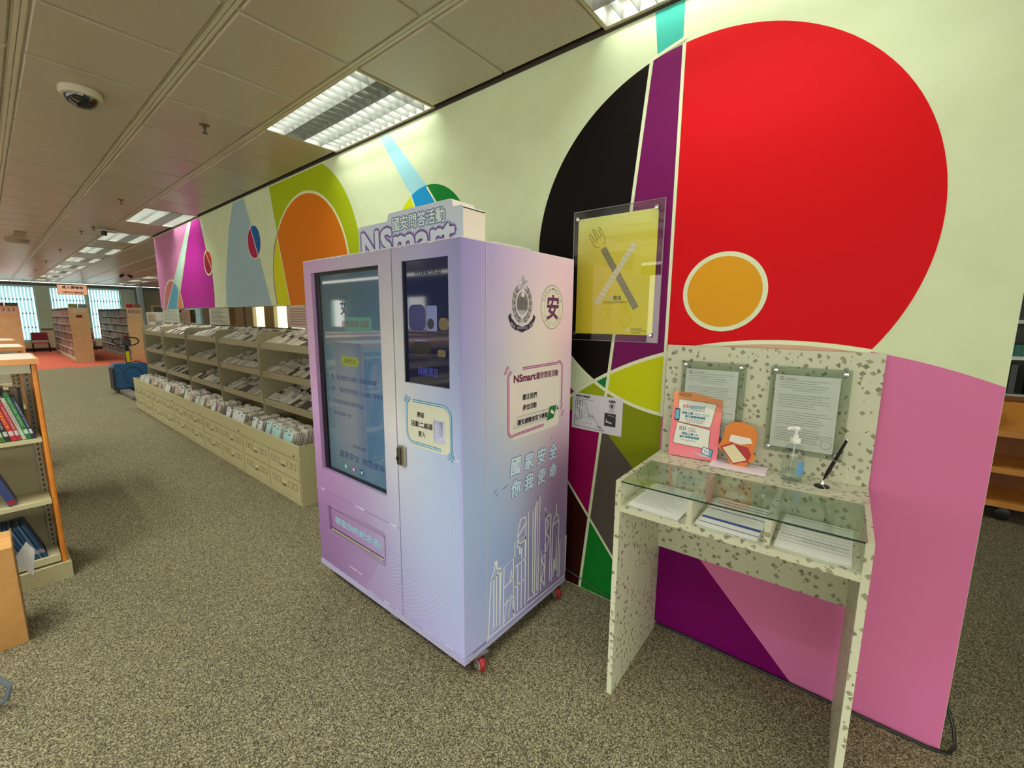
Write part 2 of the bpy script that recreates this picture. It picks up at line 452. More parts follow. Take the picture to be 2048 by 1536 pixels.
# the slab is opened over the lamps by lifting: the lamps sit in the 25 cm void below the soffit
for p in ceil_back.data.vertices: p.co.z += .17
def pan_mesh(x0, x1, y0, y1):
    g = .006; b = .012; z = CE
    return [(x0+g,y0+g,z+.014),(x1-g,y0+g,z+.014),(x1-g,y1-g,z+.014),(x0+g,y1-g,z+.014),(x0+g+b,y0+g+b,z),(x1-g-b,y0+g+b,z),(x1-g-b,y1-g-b,z),(x0+g+b,y1-g-b,z)]
PF = [(0,1,5,4),(1,2,6,5),(2,3,7,6),(3,0,4,7),(4,5,6,7)]
far = MB(); near_me = None; n_pan = 0
cells = []
for i in range(-12, 41):
    for j in range(-13, 12):
        xr = X0-DX*i; xl = xr-DX; yl = Y0+DY*j+.022; yr = Y0+DY*(j+1)-.022
        if xr > 5 or xl < FARX or yl < -7 or yr > 8: continue
        if (i, j) in lamp_cells: continue
        if yl < WY < yr+.05 and xl < .378 and xr > -10.1: yr = WY-.02
        cells.append((i, j, xl, xr, yl, yr))
nearc = [c for c in cells if -1 <= c[1] <= 1 and -6 <= c[0] <= 14]
nset = set((c[0], c[1]) for c in nearc)
me_std = {}
for c in cells:
    i, j, xl, xr, yl, yr = c
    if (i, j) in nset:
        key = (round(yr-yl, 3),)
        if key not in me_std:
            me = bpy.data.meshes.new('ceiling_panel'); me.from_pydata([(a-xl, b-yl, z-CE) for a, b, z in pan_mesh(xl, xr, yl, yr)], [], PF); me.materials.append(pan); me_std[key] = me
        o = bpy.data.objects.new('ceiling_panel', me_std[key]); COL.objects.link(o); o.parent = ceil_back
        o.location = Vector((xl, yl, CE)) - Vector(ceil_back.location)
    else: far.add(pan_mesh(xl, xr, yl, yr), PF)
tag(far.build('distant_ceiling_panels', pan, ceil_back), kind='stuff')
rn = MB()
for j in range(-13, 13):
    y = Y0+DY*j
    if -7 < y < 8 and abs(y-(Y0+2*DY)) > .01: rn.box(FARX, 5, y-.020, y-.002, CE+.004, CE+.02).box(FARX, 5, y+.002, y+.020, CE+.004, CE+.02).box(FARX, 5, y-.0275, y+.0275, CE+.012, CE+.022)
rn.box(FARX, 5, -7, 8, CE+.0205, CE+.022) if False else None
y = Y0+2*DY; rn.box(FARX, -10.1, y-.016, y+.016, CE+.004, CE+.02).box(.4, 5, y-.016, y+.016, CE+.004, CE+.02)
tag(rn.build('ceiling_runners', runner, ceil_back), kind='stuff')
xg = MB()
for i in range(-12, 42):
    x = X0-DX*i
    if FARX < x < 5:
        for j in range(-13, 12):
            if (i, j) in lamp_cells and (i-1, j) in lamp_cells: continue
            y0, y1 = Y0+DY*j+.02, Y0+DY*(j+1)-.02
            if y1 > 8 or y0 < -7: continue
            xg.box(x-.012, x+.012, y0, y1, CE+.013, CE+.02)
tag(xg.build('ceiling_cross_joints', mat('joint_highlight', (196,192,168), .5), ceil_back), kind='stuff')  # light caught by the pan bevels is put into the joint colour
struct(MB().box(-10.06, .39, WY-.010, WY, CE-.013, CE+.02).build('shadow_strip', mat('dark_shadow_gap', (52,42,34), .6)), 'dark strip painted as the shadow between mural and ceiling')  # strip coloured dark in place of the shade at the ceiling edge

# ---------------------------------------------------------------- louvred ceiling lights
white_enamel = mat('reflector_enamel', (150,152,144), .4)
louvre = mat('louvre_aluminium', (128,130,126), .3)
tube_m = mat('lamp_tube', (255,250,232), .5, emit=9.0)
lens_m = mat('tube_off', (210,210,200), .4)
frame_brown = mat('lamp_frame', (176,164,126), .4)
def make_lamp(lit=(0,2,3)):
    W, D = 2*DX-.02, DY-.045
    t = thing('ceiling_light', (0,0,0), '', 'ceiling light', 'louvred ceiling lights')
    h = MB(); x0, x1, y0, y1 = -W/2, W/2, -D/2, D/2
    h.box(x0, x1, y0, y0+.004, 0, .14).box(x0, x1, y1-.004, y1, 0, .14).box(x0, x0+.004, y0+.004, y1-.004, 0, .14).box(x1-.004, x1, y0+.004, y1-.004, 0, .14).box(x0, x1, y0, y1, .14, .145)
    h.build('housing', white_enamel, t)
    f = MB(); g = .012
    f.box(x0-g, x1+g, y0-g, y0, -.004, .01).box(x0-g, x1+g, y1, y1+g, -.004, .01).box(x0-g, x0, y0, y1, -.004, .01).box(x1, x1+g, y0, y1, -.004, .01)
    f.build('frame', frame_brown, t)
    rows = 4; rw = D/rows
    lv = MB()
    for r in range(1, rows):
        y = y0+rw*r
        lv.add([(x0,y-.002,0),(x0,y+.002,0),(x0,y+.016,.05),(x0,y-.016,.05),(x1,y-.002,0),(x1,y+.002,0),(x1,y+.016,.05),(x1,y-.016,.05)], [(0,1,2,3),(4,7,6,5),(0,4,5,1),(1,5,6,2),(3,2,6,7),(0,3,7,4)])
    n = 15
    for k in range(1, n):
        x = x0+W*k/n
        lv.add([(x-.001,y0,0),(x+.001,y0,0),(x+.006,y0,.045),(x-.006,y0,.045),(x-.001,y1,0),(x+.001,y1,0),(x+.006,y1,.045),(x-.006,y1,.045)], [(0,1,2,3),(4,7,6,5),(0,4,5,1),(1,5,6,2),(3,2,6,7),(0,3,7,4)])
    tag(lv.build('louvre', louvre, t), kind='stuff')
    for r in range(rows):
        y = y0+rw*(r+.5)
        MB().cyl((x0+.02,y,.09), (x1-.02,y,.09), .013, 10).build('tube', tube_m if r in lit else lens_m, t, smooth=True)
    return t
lamp0 = make_lamp(); first = True
TUBE_LIGHT = bpy.data.lights.new('tube_glow', 'AREA'); TUBE_LIGHT.shape = 'RECTANGLE'; TUBE_LIGHT.size = 1.2; TUBE_LIGHT.size_y = .024
TUBE_LIGHT.energy = LAMP_W; TUBE_LIGHT.color = LAMP_COL
TUBE_LIGHT_FILL = TUBE_LIGHT.copy(); TUBE_LIGHT_FILL.energy = LAMP_W_FILL
lampB = make_lamp((0,1,2,3)); firstB = True
cnt = 0; POS_ = ['first','second','third','fourth','fifth','sixth','seventh','eighth','ninth','tenth','eleventh','twelfth','thirteenth']
for r in range(4):
    jr = round((LAMPROWS[r]-Y0-.015)/DY)
    for k in lamp_cols(r):
        x = X0-DX*(k+1); y = Y0+DY*(jr+.5)
        if not (FARX+.6 < x < 4.4): continue
        if r == 0 and k == 0: o = lamp0
        else: o = lampB if firstB else copy_tree(lampB); firstB = False
        cnt += 1
        o.location = (x, y, CE)
        if r == 0:
            nm = {-4: 'louvred ceiling light at the top edge above the red circle', 0: 'large louvred ceiling light above the kiosk, the nearest whole one', 8: 'louvred ceiling light touching the pink end of the mural wall', 12: 'louvred ceiling light just past the mural wall end'}
            o['label'] = nm.get(k, 'distant louvred ceiling light, number %s beyond the mural wall end' % ['two','three','four','five','six','seven','eight'][(k-16)//4] if k >= 16 else 'louvred light')
        elif r == 3: o['label'] = 'louvred ceiling light in the row behind the mural wall, %s along' % POS_[(k+4)//4]
        else: o['label'] = 'louvred ceiling light in the %s row over the bookcases, %s along' % ('nearer' if r == 1 else 'farther', POS_[(k+8)//4])
        for q in ((0, 2, 3) if r == 0 and k == 0 else (0, 1, 3)):
            lo = bpy.data.objects.new('tube_glow', TUBE_LIGHT_FILL if r in (1,2) else TUBE_LIGHT); COL.objects.link(lo); lo.parent = o
            lo.location = (0, -(DY-.045)/2+(DY-.045)/4*(q+.5), .072)

# ================================================================ MURAL (flat vinyl shapes on the wall)
WF = front(WY)
LAYER = .0006
def patch(polys, rgb, layer, label, rough=.38):
    b = MB()
    for p in polys: b.flat(p, WF, LAYER*layer)
    nm = 'vinyl_%d_%d_%d' % rgb
    return tag(b.build('mural_shape', mat(nm, rgb, .55, spec=.12), wall_r), label)
def stroke(lines, layer, label='cream outline', rgb=(224,232,196)):
    b = MB()
    for q_, (pts, wd) in enumerate(lines): b.ribbon(pts, wd, WF, LAYER*(layer+.15*q_))
    return tag(b.build('mural_line', mat('vinyl_line_%d' % rgb[0], rgb, .38), wall_r), label)
C1 = circ(-.675, 1.965, .845, 128)
C2 = clip(clip(circ(-.25, -.17, 1.68, 200), (-1, .004), (1, .004)), (.377, 0), (.377, 3))
C2 = clip(C2, (-1.6, 3), (-1.6, 0))
A0, A1 = (-1.176, 0), (-.880, 2.9)                    # line A
def Ax(z): return A0[0]+(A1[0]-A0[0])*z/2.9
B0, B1 = (-.745, 0), (-.745, 3)
E0, E1 = (-1.028, .97), (-.101, .007)                 # olive / grey edge
D0, D1 = (-1.28, .645), (-.90, .183)
leftA = lambda p: clip(p, A0, A1); rightA = lambda p: clip(p, A1, A0)
leftB = lambda p: clip(p, B0, B1); rightB = lambda p: clip(p, B1, B0)
aboveE = lambda p: clip(p, E0, E1); belowE = lambda p: clip(p, E1, E0)
aboveD = lambda p: clip(p, D0, D1); belowD = lambda p: clip(p, D1, D0)
patch([aboveE(rightB(C2))], (216,120,170), 1, 'large pink area')
patch([belowE(rightB(C2))], (118,6,96), 1, 'deep magenta triangle')
patch([leftB(rightA(aboveE(C2)))], (134,146,16), 1, 'olive green area')
patch([aboveD(belowE(leftB(rightA(C2))))], (92,84,76), 1, 'grey wedge')
patch([belowD(leftB(rightA(C2)))], (20,124,40), 1, 'green wedge')
top = clip(leftA(C2), (-3, 1.08), (3, 1.08)); low = clip(leftA(C2), (3, 1.08), (-3, 1.08))
patch([top], (152,170,24), 1, 'lime corner')
patch([aboveD(low)], (152,6,84), 1, 'crimson wedge')
patch([belowD(low)], (52,18,14), 1, 'dark brown wedge')
patch([[(-1.6,1.4),(-1.40,1.32),(-1.255,1.188),(-1.28,1.14),(-1.6,1.05)]], (140,16,20), 1, 'dark red sliver')
big = C1
patch([leftA(big)], (16,10,9), 2, 'black part of the big circle')
patch([leftB(rightA(big))], (116,24,92), 2, 'purple band')
patch([rightB(big)], (212,14,24), 2, 'red part of the big circle')
inter = clipconv(C1, clip(circ(-.25,-.17,1.68,160), (-3,0), (3,0)))
patch([leftB(rightA(inter))], (198,206,20), 3, 'yellow wedge')
patch([leftA(inter)], (24,124,60), 3, 'small green triangle')
patch([rightB(inter)], (214,176,150), 3, 'pale peach sliver')
c2arc = [p for p in arc(-.25,-.17,1.68, 128, 80, 90) if p[0] < .03 and p[0] > -1.45]
c1low = [p for p in arc(-.675,1.965,.838, 200, 290, 90) if p[0] > -1.45 and p[1] < 1.41 and p[0] < -.742]
stroke([(c2arc, .018), (c1low, .018), ([(Ax(.003), .003), (Ax(2.79), 2.79)], .017), ([(-.745, 1.12), (-.745, 2.808)], .015), ([D0, D1], .015)], 4)
patch([[(-.886,2.985),(-.866,2.80),(-.752,2.835),(-.754,2.985)]], (64,176,160), 2, 'teal strip')
stroke([([(-.905,2.786),(-.735,2.83)], .014)], 5)
patch([circ(-.505, 1.724, .174, 64)], (224,232,196), 4, 'cream ring'); patch([circ(-.505, 1.724, .154, 64)], (222,158,36), 5, 'orange yellow disc')
# middle mural
OC = (-4.355, 2.0); L0, L1 = (-5.10, 2.97), (-4.78, 1.72)
lime = clip(clip(circ(-4.42, 2.03, 1.05, 120), (9, 2.97), (-9, 2.97)), (9, 1.723), (-9, 1.723))[0:0]
limeP = clip(circ(-4.42, 2.03, 1.05, 120), (9, 2.972), (-9, 2.972)); limeP = clip(limeP, (-9, 1.30), (9, 1.30)); limeP = clip(limeP, (-4.90, 1.30), (-5.105, 2.972)) if False else limeP
limeP = clip(limeP, (-5.105, 2.972), (-4.98, 2.48))
zmin = lambda p: clip(p, (-9, 1.722), (9, 1.722))
limeP = [(-5.105,2.972),(-4.98,2.48),(-4.98,1.722)]+[p for p in arc(-4.42,2.03,1.05,-20,63.7,40) if p[1] > 1.722]+[(-3.94,2.972)]
patch([limeP], (166,184,22), 2, 'lime green arch')
ring = zmin(circ(OC[0], OC[1], .80, 96)); inn = zmin(circ(OC[0], OC[1], .775, 96))
patch([ring], (226,230,190), 3, 'cream ring of the orange circle')
patch([clip(inn, L1, (-4.99, 2.48))[0:0] or clip(inn, (-4.99, 2.48), L1)], (214,118,22), 4, 'orange disc')
patch([clip(inn, L1, (-4.99, 2.48))], (214,214,28), 4, 'yellow crescent')
stroke([(arc(OC[0],OC[1],.79, 140, 200, 30), .016)], 5, 'crimson edge line', (150,26,54))
stroke([([(-4.99,2.48), L1], .014)], 6)
BC = (-2.5, 2.11)
patch([[(-3.05,2.972),(-2.935,2.972),(-2.50,2.52),(-2.69,2.49)]], (158,214,226), 2, 'pale cyan strip')
d = circ(*BC, .42, 72); S0, S1 = (-3.05,2.975), (-2.05,1.45); S2, S3 = (-2.935,2.972), (-2.02,2.02)
S0, S1 = (-2.70,2.51), (-2.60,2.30); S2, S3 = (-2.51,2.52), (-2.38,2.36)
patch([clip(d, S1, S0)], (206,214,20), 3, 'yellow part of the small disc')
patch([clip(clip(d, S0, S1), S3, S2)], (26,146,208), 3, 'blue part of the small disc')
patch([clip(d, S2, S3)], (14,124,48), 3, 'green part of the small disc')
stroke([([S0, (-2.57,2.24)], .014), ([S2, (-2.35,2.32)], .014)], 4)
# left mural
patch([[(-10.055,2.972),(-7.99,2.972),(-9.671,1.723),(-10.055,1.723)]], (208,132,180), 2, 'pink end area')
patch([[(-7.86,2.972),(-7.466,2.972),(-7.30,2.50),(-7.14,2.19),(-7.13,1.9),(-7.169,1.723),(-9.0,1.723)]], (176,38,146), 2, 'magenta area')
patch([[(-7.975,2.972),(-7.86,2.972),(-8.79,2.08),(-9.10,2.16)]], (184,222,212), 3, 'pale teal sliver')
bl = zmin(circ(-9.25,1.6,.6,64))
patch([bl], (220,136,100), 3, 'orange part of the low circle')
patch([clip(bl, (-9.665,1.75), (-9.05,2.19))], (206,120,132), 4, 'rose part of the low circle')
patch([[(-9.66,1.723),(-9.08,2.17),(-8.80,2.02),(-9.02,1.723)]], (96,168,200), 4, 'blue part of the low circle')
stroke([(arc(-9.25,1.6,.6,12,168,40), .03), ([(-7.98,2.972),(-9.67,1.723)], .025), ([(-7.85,2.972),(-8.79,2.06),(-9.02,1.723)], .025)], 5)
patch([[(-6.161,2.972),(-5.82,2.972),(-5.649,2.64),(-5.257,1.723),(-6.70,1.723),(-6.65,2.0),(-6.574,2.224),(-6.368,2.69)]], (158,184,196), 2, 'grey blue sail shape')
c = circ(-5.61,2.457,.195,48)
patch([c], (226,230,190), 3, 'cream ring'); c = circ(-5.61,2.457,.182,48); q0, q1 = (-5.69,2.64), (-5.51,2.27)
patch([clip(c, q1, q0)], (172,30,84), 4, 'crimson half disc'); patch([clip(c, q0, q1)], (26,92,164), 4, 'blue half disc')
stroke([([q0, q1], .016)], 5)
c = circ(-7.27,2.345,.18,48); patch([c], (226,230,190), 3, 'cream ring'); c = circ(-7.27,2.345,.155,48)
q0, q1 = (-7.33,2.49), (-7.12,2.22)
patch([clip(c, q1, q0)], (150,22,56), 4, 'crimson half disc'); patch([clip(c, q0, q1)], (204,56,44), 4, 'red half disc')
stroke([([(-7.33,2.488),(-7.14,2.25)], .016)], 5)

# glazed strip above the racks
posts = [-3.42, -3.75, -4.92, -6.2, -7.5, -8.83, -10.05]
brown_post = mat('brown_post', (94,72,50), .5)
gw = thing('window_6', (-6.7, WY+.03, 1.46), 'low glazed strip between racks and mural', None); gw['kind'] = 'structure'
for p in posts: MB().box(p-.012, p+.012, WY+.02, WY+.05, 1.46, 1.72).build('window_post', brown_post, gw)
MB().box(-10.05, -3.42, WY+.015, WY+.055, 1.46, 1.475).build('window_sill', brown_post, gw)
gp = glassy('screen_glass', (238,234,214), .14)
for a, b in zip(posts[:-1], posts[1:]): MB().box(b+.013, a-.013, WY+.03, WY+.036, 1.476, 1.72).build('pane', gp, gw)
def notice_sheet(name, x0, x1, z0, z1, rgb, label, lines=7, inkc=(120,100,96), y=WY-.004):
    t = thing(name, ((x0+x1)/2, y, z0), label, 'notice')
    MB().box(x0, x1, y-.001, y, z0, z1).build('sheet', mat('sheet_%d_%d' % (rgb[0], rgb[2]), rgb, .6), t)
    b = MB(); F = front(y-.0015)
    for k in range(lines):
        zz = z1-(z1-z0)*(k+1.2)/(lines+1.6); e = random.uniform(.6, .93)
        b.ribbon([(x0+(x1-x0)*.08, zz), (x0+(x1-x0)*e, zz)], (z1-z0)*.03, F, .0002)
    b.build('printed_lines', mat('faint_ink_%d' % inkc[0], inkc, .7), t)
    return t
notice_sheet('notice', -4.86, -4.15, 1.485, 1.712, (190,172,156), 'tan notice sheet behind the glass strip, nearest the kiosk', inkc=(140,84,96))
notice_sheet('notice', -7.42, -6.62, 1.48, 1.71, (184,182,164), 'grey notice sheet with close lines in the middle of the glass strip', 11, (110,110,112))
notice_sheet('notice', -9.98, -8.95, 1.48, 1.71, (196,200,186), 'pale notice sheet at the far end of the glass strip', 5, (150,150,130))
notice_sheet('notice', -8.78, -8.35, 1.49, 1.70, (140,104,84), 'brown card behind the glass strip beside the pale far notice', 4, (60,44,40))

# ================================================================ KIOSK
KX0, KX1, KY0, KY1, KZ0, KZ1 = -2.465, -1.205, 1.165, 1.975, .10, 1.90
kiosk = thing('vending_kiosk', ((KX0+KX1)/2, (KY0+KY1)/2, 0), 'tall lavender gift vending kiosk on casters in front of the mural', 'vending machine')
printm = vcol('kiosk_print', rough=.42, spec=.45)
KF = front(KY0); KS = side(KX1)
gf = gradient([-2.465,-2.25,-1.95,-1.645,-1.42,-1.205], [.1,.4,.75,1.1,1.5,1.9],
 [[(126,98,140),(132,106,148),(146,124,166),(158,148,190),(166,162,206),(170,172,214)],
  [(134,102,146),(140,108,152),(148,128,168),(156,156,192),(160,170,206),(160,170,206)],
  [(160,126,168),(156,128,168),(160,146,180),(172,176,198),(166,180,208),(158,170,206)],
  [(186,154,196),(184,160,196),(190,182,202),(204,204,206),(176,188,212),(158,172,208)],
  [(196,160,200),(194,166,200),(190,176,200),(196,196,200),(178,182,208),(150,156,200)],
  [(180,148,188),(180,158,190),(172,164,186),(168,164,190),(160,156,196),(140,138,184)]])
gs = gradient([1.165,1.305,1.5,1.7,1.85,1.975], [.1,.45,.85,1.2,1.55,1.9],
 [[(172,172,214),(166,172,210),(148,150,192),(132,124,168),(136,120,164),(156,142,180)],
  [(160,172,208),(150,168,206),(146,160,198),(134,124,168),(126,106,150),(150,134,172)],
  [(158,176,210),(160,178,210),(172,182,206),(182,172,194),(170,140,172),(180,156,184)],
  [(158,168,208),(176,182,208),(206,208,204),(214,214,202),(212,202,202),(206,184,204)],
  [(156,154,204),(178,174,206),(206,200,208),(222,214,210),(228,204,212),(226,196,214)],
  [(146,142,192),(166,158,204),(196,184,212),(212,194,214),(224,198,216),(220,196,218)]])
SCR = (-2.385,-1.745,.723,1.836); RW = (-1.573,-1.277,1.315,1.838); SLOT = (-1.373,-1.315,1.082,1.171); DOOR = (-2.34,-1.79,.352,.503)
body = MB(); body.box(KX0+.001, KX1-.012, KY0+.06, KY1, KZ0, KZ1)
kb = body.build('body', mat('kiosk_side_paint', (168,158,196), .45), kiosk)
grid_print('display_door', KX0, -1.646, .13, KZ1, gf, KF, 0, printm, kiosk, [SCR, DOOR], .055)
grid_print('control_door', -1.640, KX1-.0015, .13, KZ1, gf, KF, 0, printm, kiosk, [RW, SLOT], .05)
grid_print('side_panel', KY0-.001, 1.3035, .13, KZ1, gs, KS, 0, printm, kiosk, (), .012)
grid_print('side_panel', 1.3065, KY1, .115, KZ1, gs, KS, .001, printm, kiosk, (), .013)
sp_ = mat('kiosk_lip', (174,170,208), .4)
MB().box(KX0, KX1+.003, KY0-.004, KY0+.05, KZ0-.005, .126).box(KX1-.04, KX1+.003, KY0+.05, KY1, KZ0-.005, .112).build('base_rail', sp_, kiosk)
MB().box(KX0, KX1, KY0, KY1, KZ1, KZ1+.004).box(KX1-.18, KX1+.002, 1.352, 1.60, KZ1+.004, KZ1+.01).build('top_plate', mat('white_edge', (226,224,228), .5), kiosk)
MB().box(-1.6465, -1.6395, KY0+.012, KY0+.03, .13, KZ1).build('door_gap', mat('gap_dark', (70,70,88), .7), kiosk)
MB().box(-1.80, -1.735, KY0+.03, KY0+.05, .045, .1).box(-1.80,-1.735,KY0+.03,KY0+.10,.035,.045).build('foot_bracket', steel, kiosk)
# chipped white edges
ch = MB(); random.seed(3)
for k in range(26):
    x = random.uniform(KX0+.02, KX1-.02); z, s_ = (random.choice([.128,.13,KZ1-.004]), random.uniform(.004,.02))
    ch.flat([(x-s_, z), (x+s_, z+.001), (x+s_*.6, z+random.uniform(.003,.007)), (x-s_*.7, z+.003)], KF, .0006)
for (x, z, s_) in [(-2.46,.586,.01),(-2.40,.589,.03),(-2.0,.588,.05),(-1.7,.587,.03),(-1.235,1.02,.012),(-2.10,.197,.05),(-2.03,.194,.02)]:
    ch.flat([(x-s_, z), (x+s_, z-.001), (x+s_*.8, z+.004), (x-s_*.8, z+.003)], KF, .0006)
ch.flat([(-1.213,.985),(-1.206,.995),(-1.206,1.03),(-1.216,1.035)], KF, .0006); ch.flat([(-1.218,.86),(-1.206,.855),(-1.207,.885),(-1.214,.892)], KF, .0006)
ch.build('chipped_paint', mat('chip_white', (236,236,240), .6), kiosk)
sm = MB()
for (y, z, s_) in [(1.43,.83,.02),(1.36,.83,.012),(1.37,.81,.008),(1.62,.95,.01),(1.80,.98,.008),(1.72,.60,.01)]:
    sm.ribbon([(y-s_, z), (y+s_*.3, z+.004), (y+s_, z+.012)], .003, KS, .0016)
sm.build('scuff_marks', mat('scuff', (70,72,96), .7), kiosk)
# seam under the screen
MB().ribbon([(-2.462,.588),(-1.648,.588)], .0025, KF, .0005).build('door_seam', mat('seam_shade', (116,96,132), .6), kiosk)
# printed arcs on the front
ar = MB()
for k in range(17):
    u = k/16; rx = .20+.43*u; rz = .37+.27*u
    a1 = 32-22*((k*7) % 5)/4+ (8 if k % 2 else -6)
    pts = arc(-1.78, .76, rx, -98-10*u, a1, 44, rz)
    cur = []
    for p in pts:
        if p[0] < -1.207 and abs(p[0]+1.643) > .004: cur.append(p)
        elif len(cur) > 1: ar.ribbon(cur, .0022, KF, .0007); cur = []
        else: cur = []
    if len(cur) > 1: ar.ribbon(cur, .0022, KF, .0007)
ar.build('printed_arcs', mat('arc_lilac', (196,198,226), .5), kiosk)
sa = MB()
for k in range(3): sa.ribbon([(1.168, .37+.03*k), (1.20, .43+.035*k), (1.235, .52+.04*k), (1.262, .64+.04*k)], .002, KS, .0008)
sa.build('printed_arcs', mat('arc_lilac', (196,198,226), .5), kiosk)
# big screen
bez = MB(); b0 = (-2.34,-1.747,.737,1.821)
bez.box(SCR[0], b0[0], KY0+.02, KY0+.055, SCR[2], SCR[3]).box(b0[1], SCR[1], KY0+.02, KY0+.055, SCR[2], SCR[3]).box(b0[0], b0[1], KY0+.02, KY0+.055, SCR[2], b0[2]).box(b0[0], b0[1], KY0+.02, KY0+.055, b0[3], SCR[3])
bz = bez.build('screen_bezel', mat('bezel_black', (8,8,10), .25), kiosk)
scr_m = vcol('screen_image', rough=.04, spec=.9, emit=.37)
_N, _K, _B = nodes(scr_m); _B.inputs['IOR'].default_value = 1.62
for l in list(_B.inputs['Base Color'].links): _K.remove(l)
_B.inputs['Base Color'].default_value = (.012,.02,.025,1)
gscr = gradient([-2.34,-2.24,-2.10,-2.02,-1.98,-1.747], [.737,.9,1.15,1.4,1.55,1.82],
 [[(84,128,146),(96,142,160),(108,152,166),(100,150,176),(84,142,182),(84,146,186)],
  [(92,134,150),(132,158,172),(150,170,178),(140,166,182),(92,146,186),(92,150,196)],
  [(90,130,146),(146,160,168),(160,172,178),(150,168,184),(96,144,186),(104,158,206)],
  [(88,122,134),(120,148,154),(140,160,166),(128,156,172),(92,138,172),(96,146,192)],
  [(76,104,112),(90,118,124),(100,128,132),(84,120,132),(74,116,140),(84,128,160)],
  [(70,92,100),(74,100,106),(82,106,112),(78,106,116),(78,108,124),(80,112,132)]])
scr = grid_print('screen', b0[0], b0[1], b0[2], b0[3], gscr, KF, -.03, scr_m, kiosk, (), .005, .05, .72)
SI = front(KY0+.0295)
dk = mat('screen_ink', (34,44,96), .3, emit=.25); pr = mat('screen_badge', (122,140,60), .3, emit=.25); tl = mat('screen_teal', (66,120,110), .3, emit=.3)
tm = MB(); put_text(tm, '關注「國安處微信官方帳號」並點擊活動選單', SI, -2.28, 1.262, -1.84, 1.288, shear=0)
put_text(tm, '進入「國安問答活動」以活動二維碼登入', SI, -2.28, 1.196, -1.755, 1.222); put_text(tm, '完成答題並登記領取紀念品', SI, -2.27, 1.128, -1.965, 1.152); put_text(tm, '每日限領一份', SI, -2.27, 1.062, -2.09, 1.084)
for k in range(4): put_text(tm, str(k+1), SI, -2.318, 1.265-.067*k, -2.309, 1.285-.067*k)
put_text(tm, '國安處官方帳號', SI, -2.085, .90, -1.96, .918)
put_text(tm, '國家安全  你我使命', SI, -2.23, .822, -1.80, .862, shear=.12)
tm.build('screen_text', dk, kiosk)
tt = MB(); tt.prism(rrect(-2.10,1.53,-1.86,1.60,.008), SI, 0, .0004); tt.prism([(-2.155,1.395),(-2.0,1.395),(-1.985,1.37),(-2.01,1.345),(-2.145,1.345),(-2.17,1.37)], SI, 0, .0004, 1)
tt.build('screen_graphics', [tl, pr], kiosk)
tu = MB(); put_text(tu, '國安問答活動', SI, -2.135, 1.548, -1.885, 1.583, d=.001); put_text(tu, '活動方法', SI, -2.135, 1.358, -2.02, 1.383, d=.001)
tu.build('screen_title', mat('screen_red', (110,46,60), .3, emit=.25), kiosk)
ic = MB()
for k, (x, m_) in enumerate([(-2.17,0),(-2.09,1),(-2.01,2)]):
    ic.add([SI(*p, .001) for p in circ(x, .775, .017, 20)], [tuple(range(20))], m_); ic.add([SI(*p, .0015) for p in circ(x, .775, .010, 12)], [tuple(range(12))], 3)
ic.build('screen_icons', [tl, mat('screen_magenta', (130,50,120), .3, emit=.25), dk, mat('screen_pale', (150,180,190), .3, emit=.3)], kiosk)
# printed mark at the top of the screen image: faint crest and seal
cm = MB()
cm.ribbon([(-2.255,1.63),(-2.252,1.70)], .006, SI, .0006); cm.ribbon([(-2.275,1.715),(-2.255,1.735),(-2.235,1.715)], .006, SI, .0006)
put_text(cm, '安', SI, -2.145, 1.61, -2.085, 1.72)
cm.build('screen_marks', mat('screen_faint', (46,70,92), .3, emit=.2), kiosk)
# right window: darker screen
gr = gradient([-1.573,-1.42,-1.277], [1.315,1.5,1.7,1.84], [[(10,12,52)]*3, [(18,22,74),(16,18,70),(14,14,58)], [(22,26,80),(22,24,76),(24,24,72)], [(34,32,66),(36,34,72),(38,36,78)]])
scr2 = vcol('dark_screen_image', rough=.05, spec=.9, emit=.32); _N, _K, _B = nodes(scr2); _B.inputs['IOR'].default_value = 1.5
for l in list(_B.inputs['Base Color'].links): _K.remove(l)
_B.inputs['Base Color'].default_value = (.004,.004,.012,1)
grid_print('prize_screen', RW[0], RW[1], RW[2], RW[3], gr, KF, -.012, scr2, kiosk, (), .003)
S2_ = front(KY0+.0118)
MB().box(RW[0], RW[0]+.01, KY0+.004, KY0+.011, RW[2], RW[3]).build('screen_bezel', mat('bezel_black', (8,8,10), .25), kiosk)
pz = MB(); navy = mat('prize_navy', (26,30,92), .3, emit=.35); pblk = mat('prize_black', (8,8,12), .3, emit=.1); psh = mat('prize_shelf', (10,12,44), .3, emit=.2); pale = mat('prize_pale', (96,104,150), .3, emit=.4)
pz.flat(rrect(-1.545,1.545,-1.435,1.655,.03), S2_, .0004, 0)
pz.flat(rrect(-1.53,1.452,-1.40,1.485,.008), S2_, .0006, 1); pz.flat(rrect(-1.515,1.445,-1.415,1.50,.008), S2_, .0008, 1); pz.ribbon([(-1.505,1.495),(-1.50,1.502),(-1.43,1.502),(-1.425,1.495)], .003, S2_, .001, 3)
pz.flat([(-1.55,1.53),(-1.30,1.53),(-1.30,1.54),(-1.55,1.54)], S2_, .0005, 2); pz.flat([(-1.55,1.425),(-1.30,1.425),(-1.30,1.437),(-1.55,1.437)], S2_, .0005, 2)
pz.flat(rrect(-1.425,1.545,-1.36,1.65,.004), S2_, .0004, 3); pz.flat(circ(-1.40,1.575,.022,24), S2_, .0007, 2)
pz.flat(rrect(-1.35,1.55,-1.29,1.60,.02), S2_, .0004, 4); pz.flat(rrect(-1.36,1.44,-1.31,1.47,.01), S2_, .0004, 4)
pz.build('prize_graphics', [navy, pblk, psh, pale, mat('prize_gold', (90,78,52), .3, emit=.25)], kiosk)
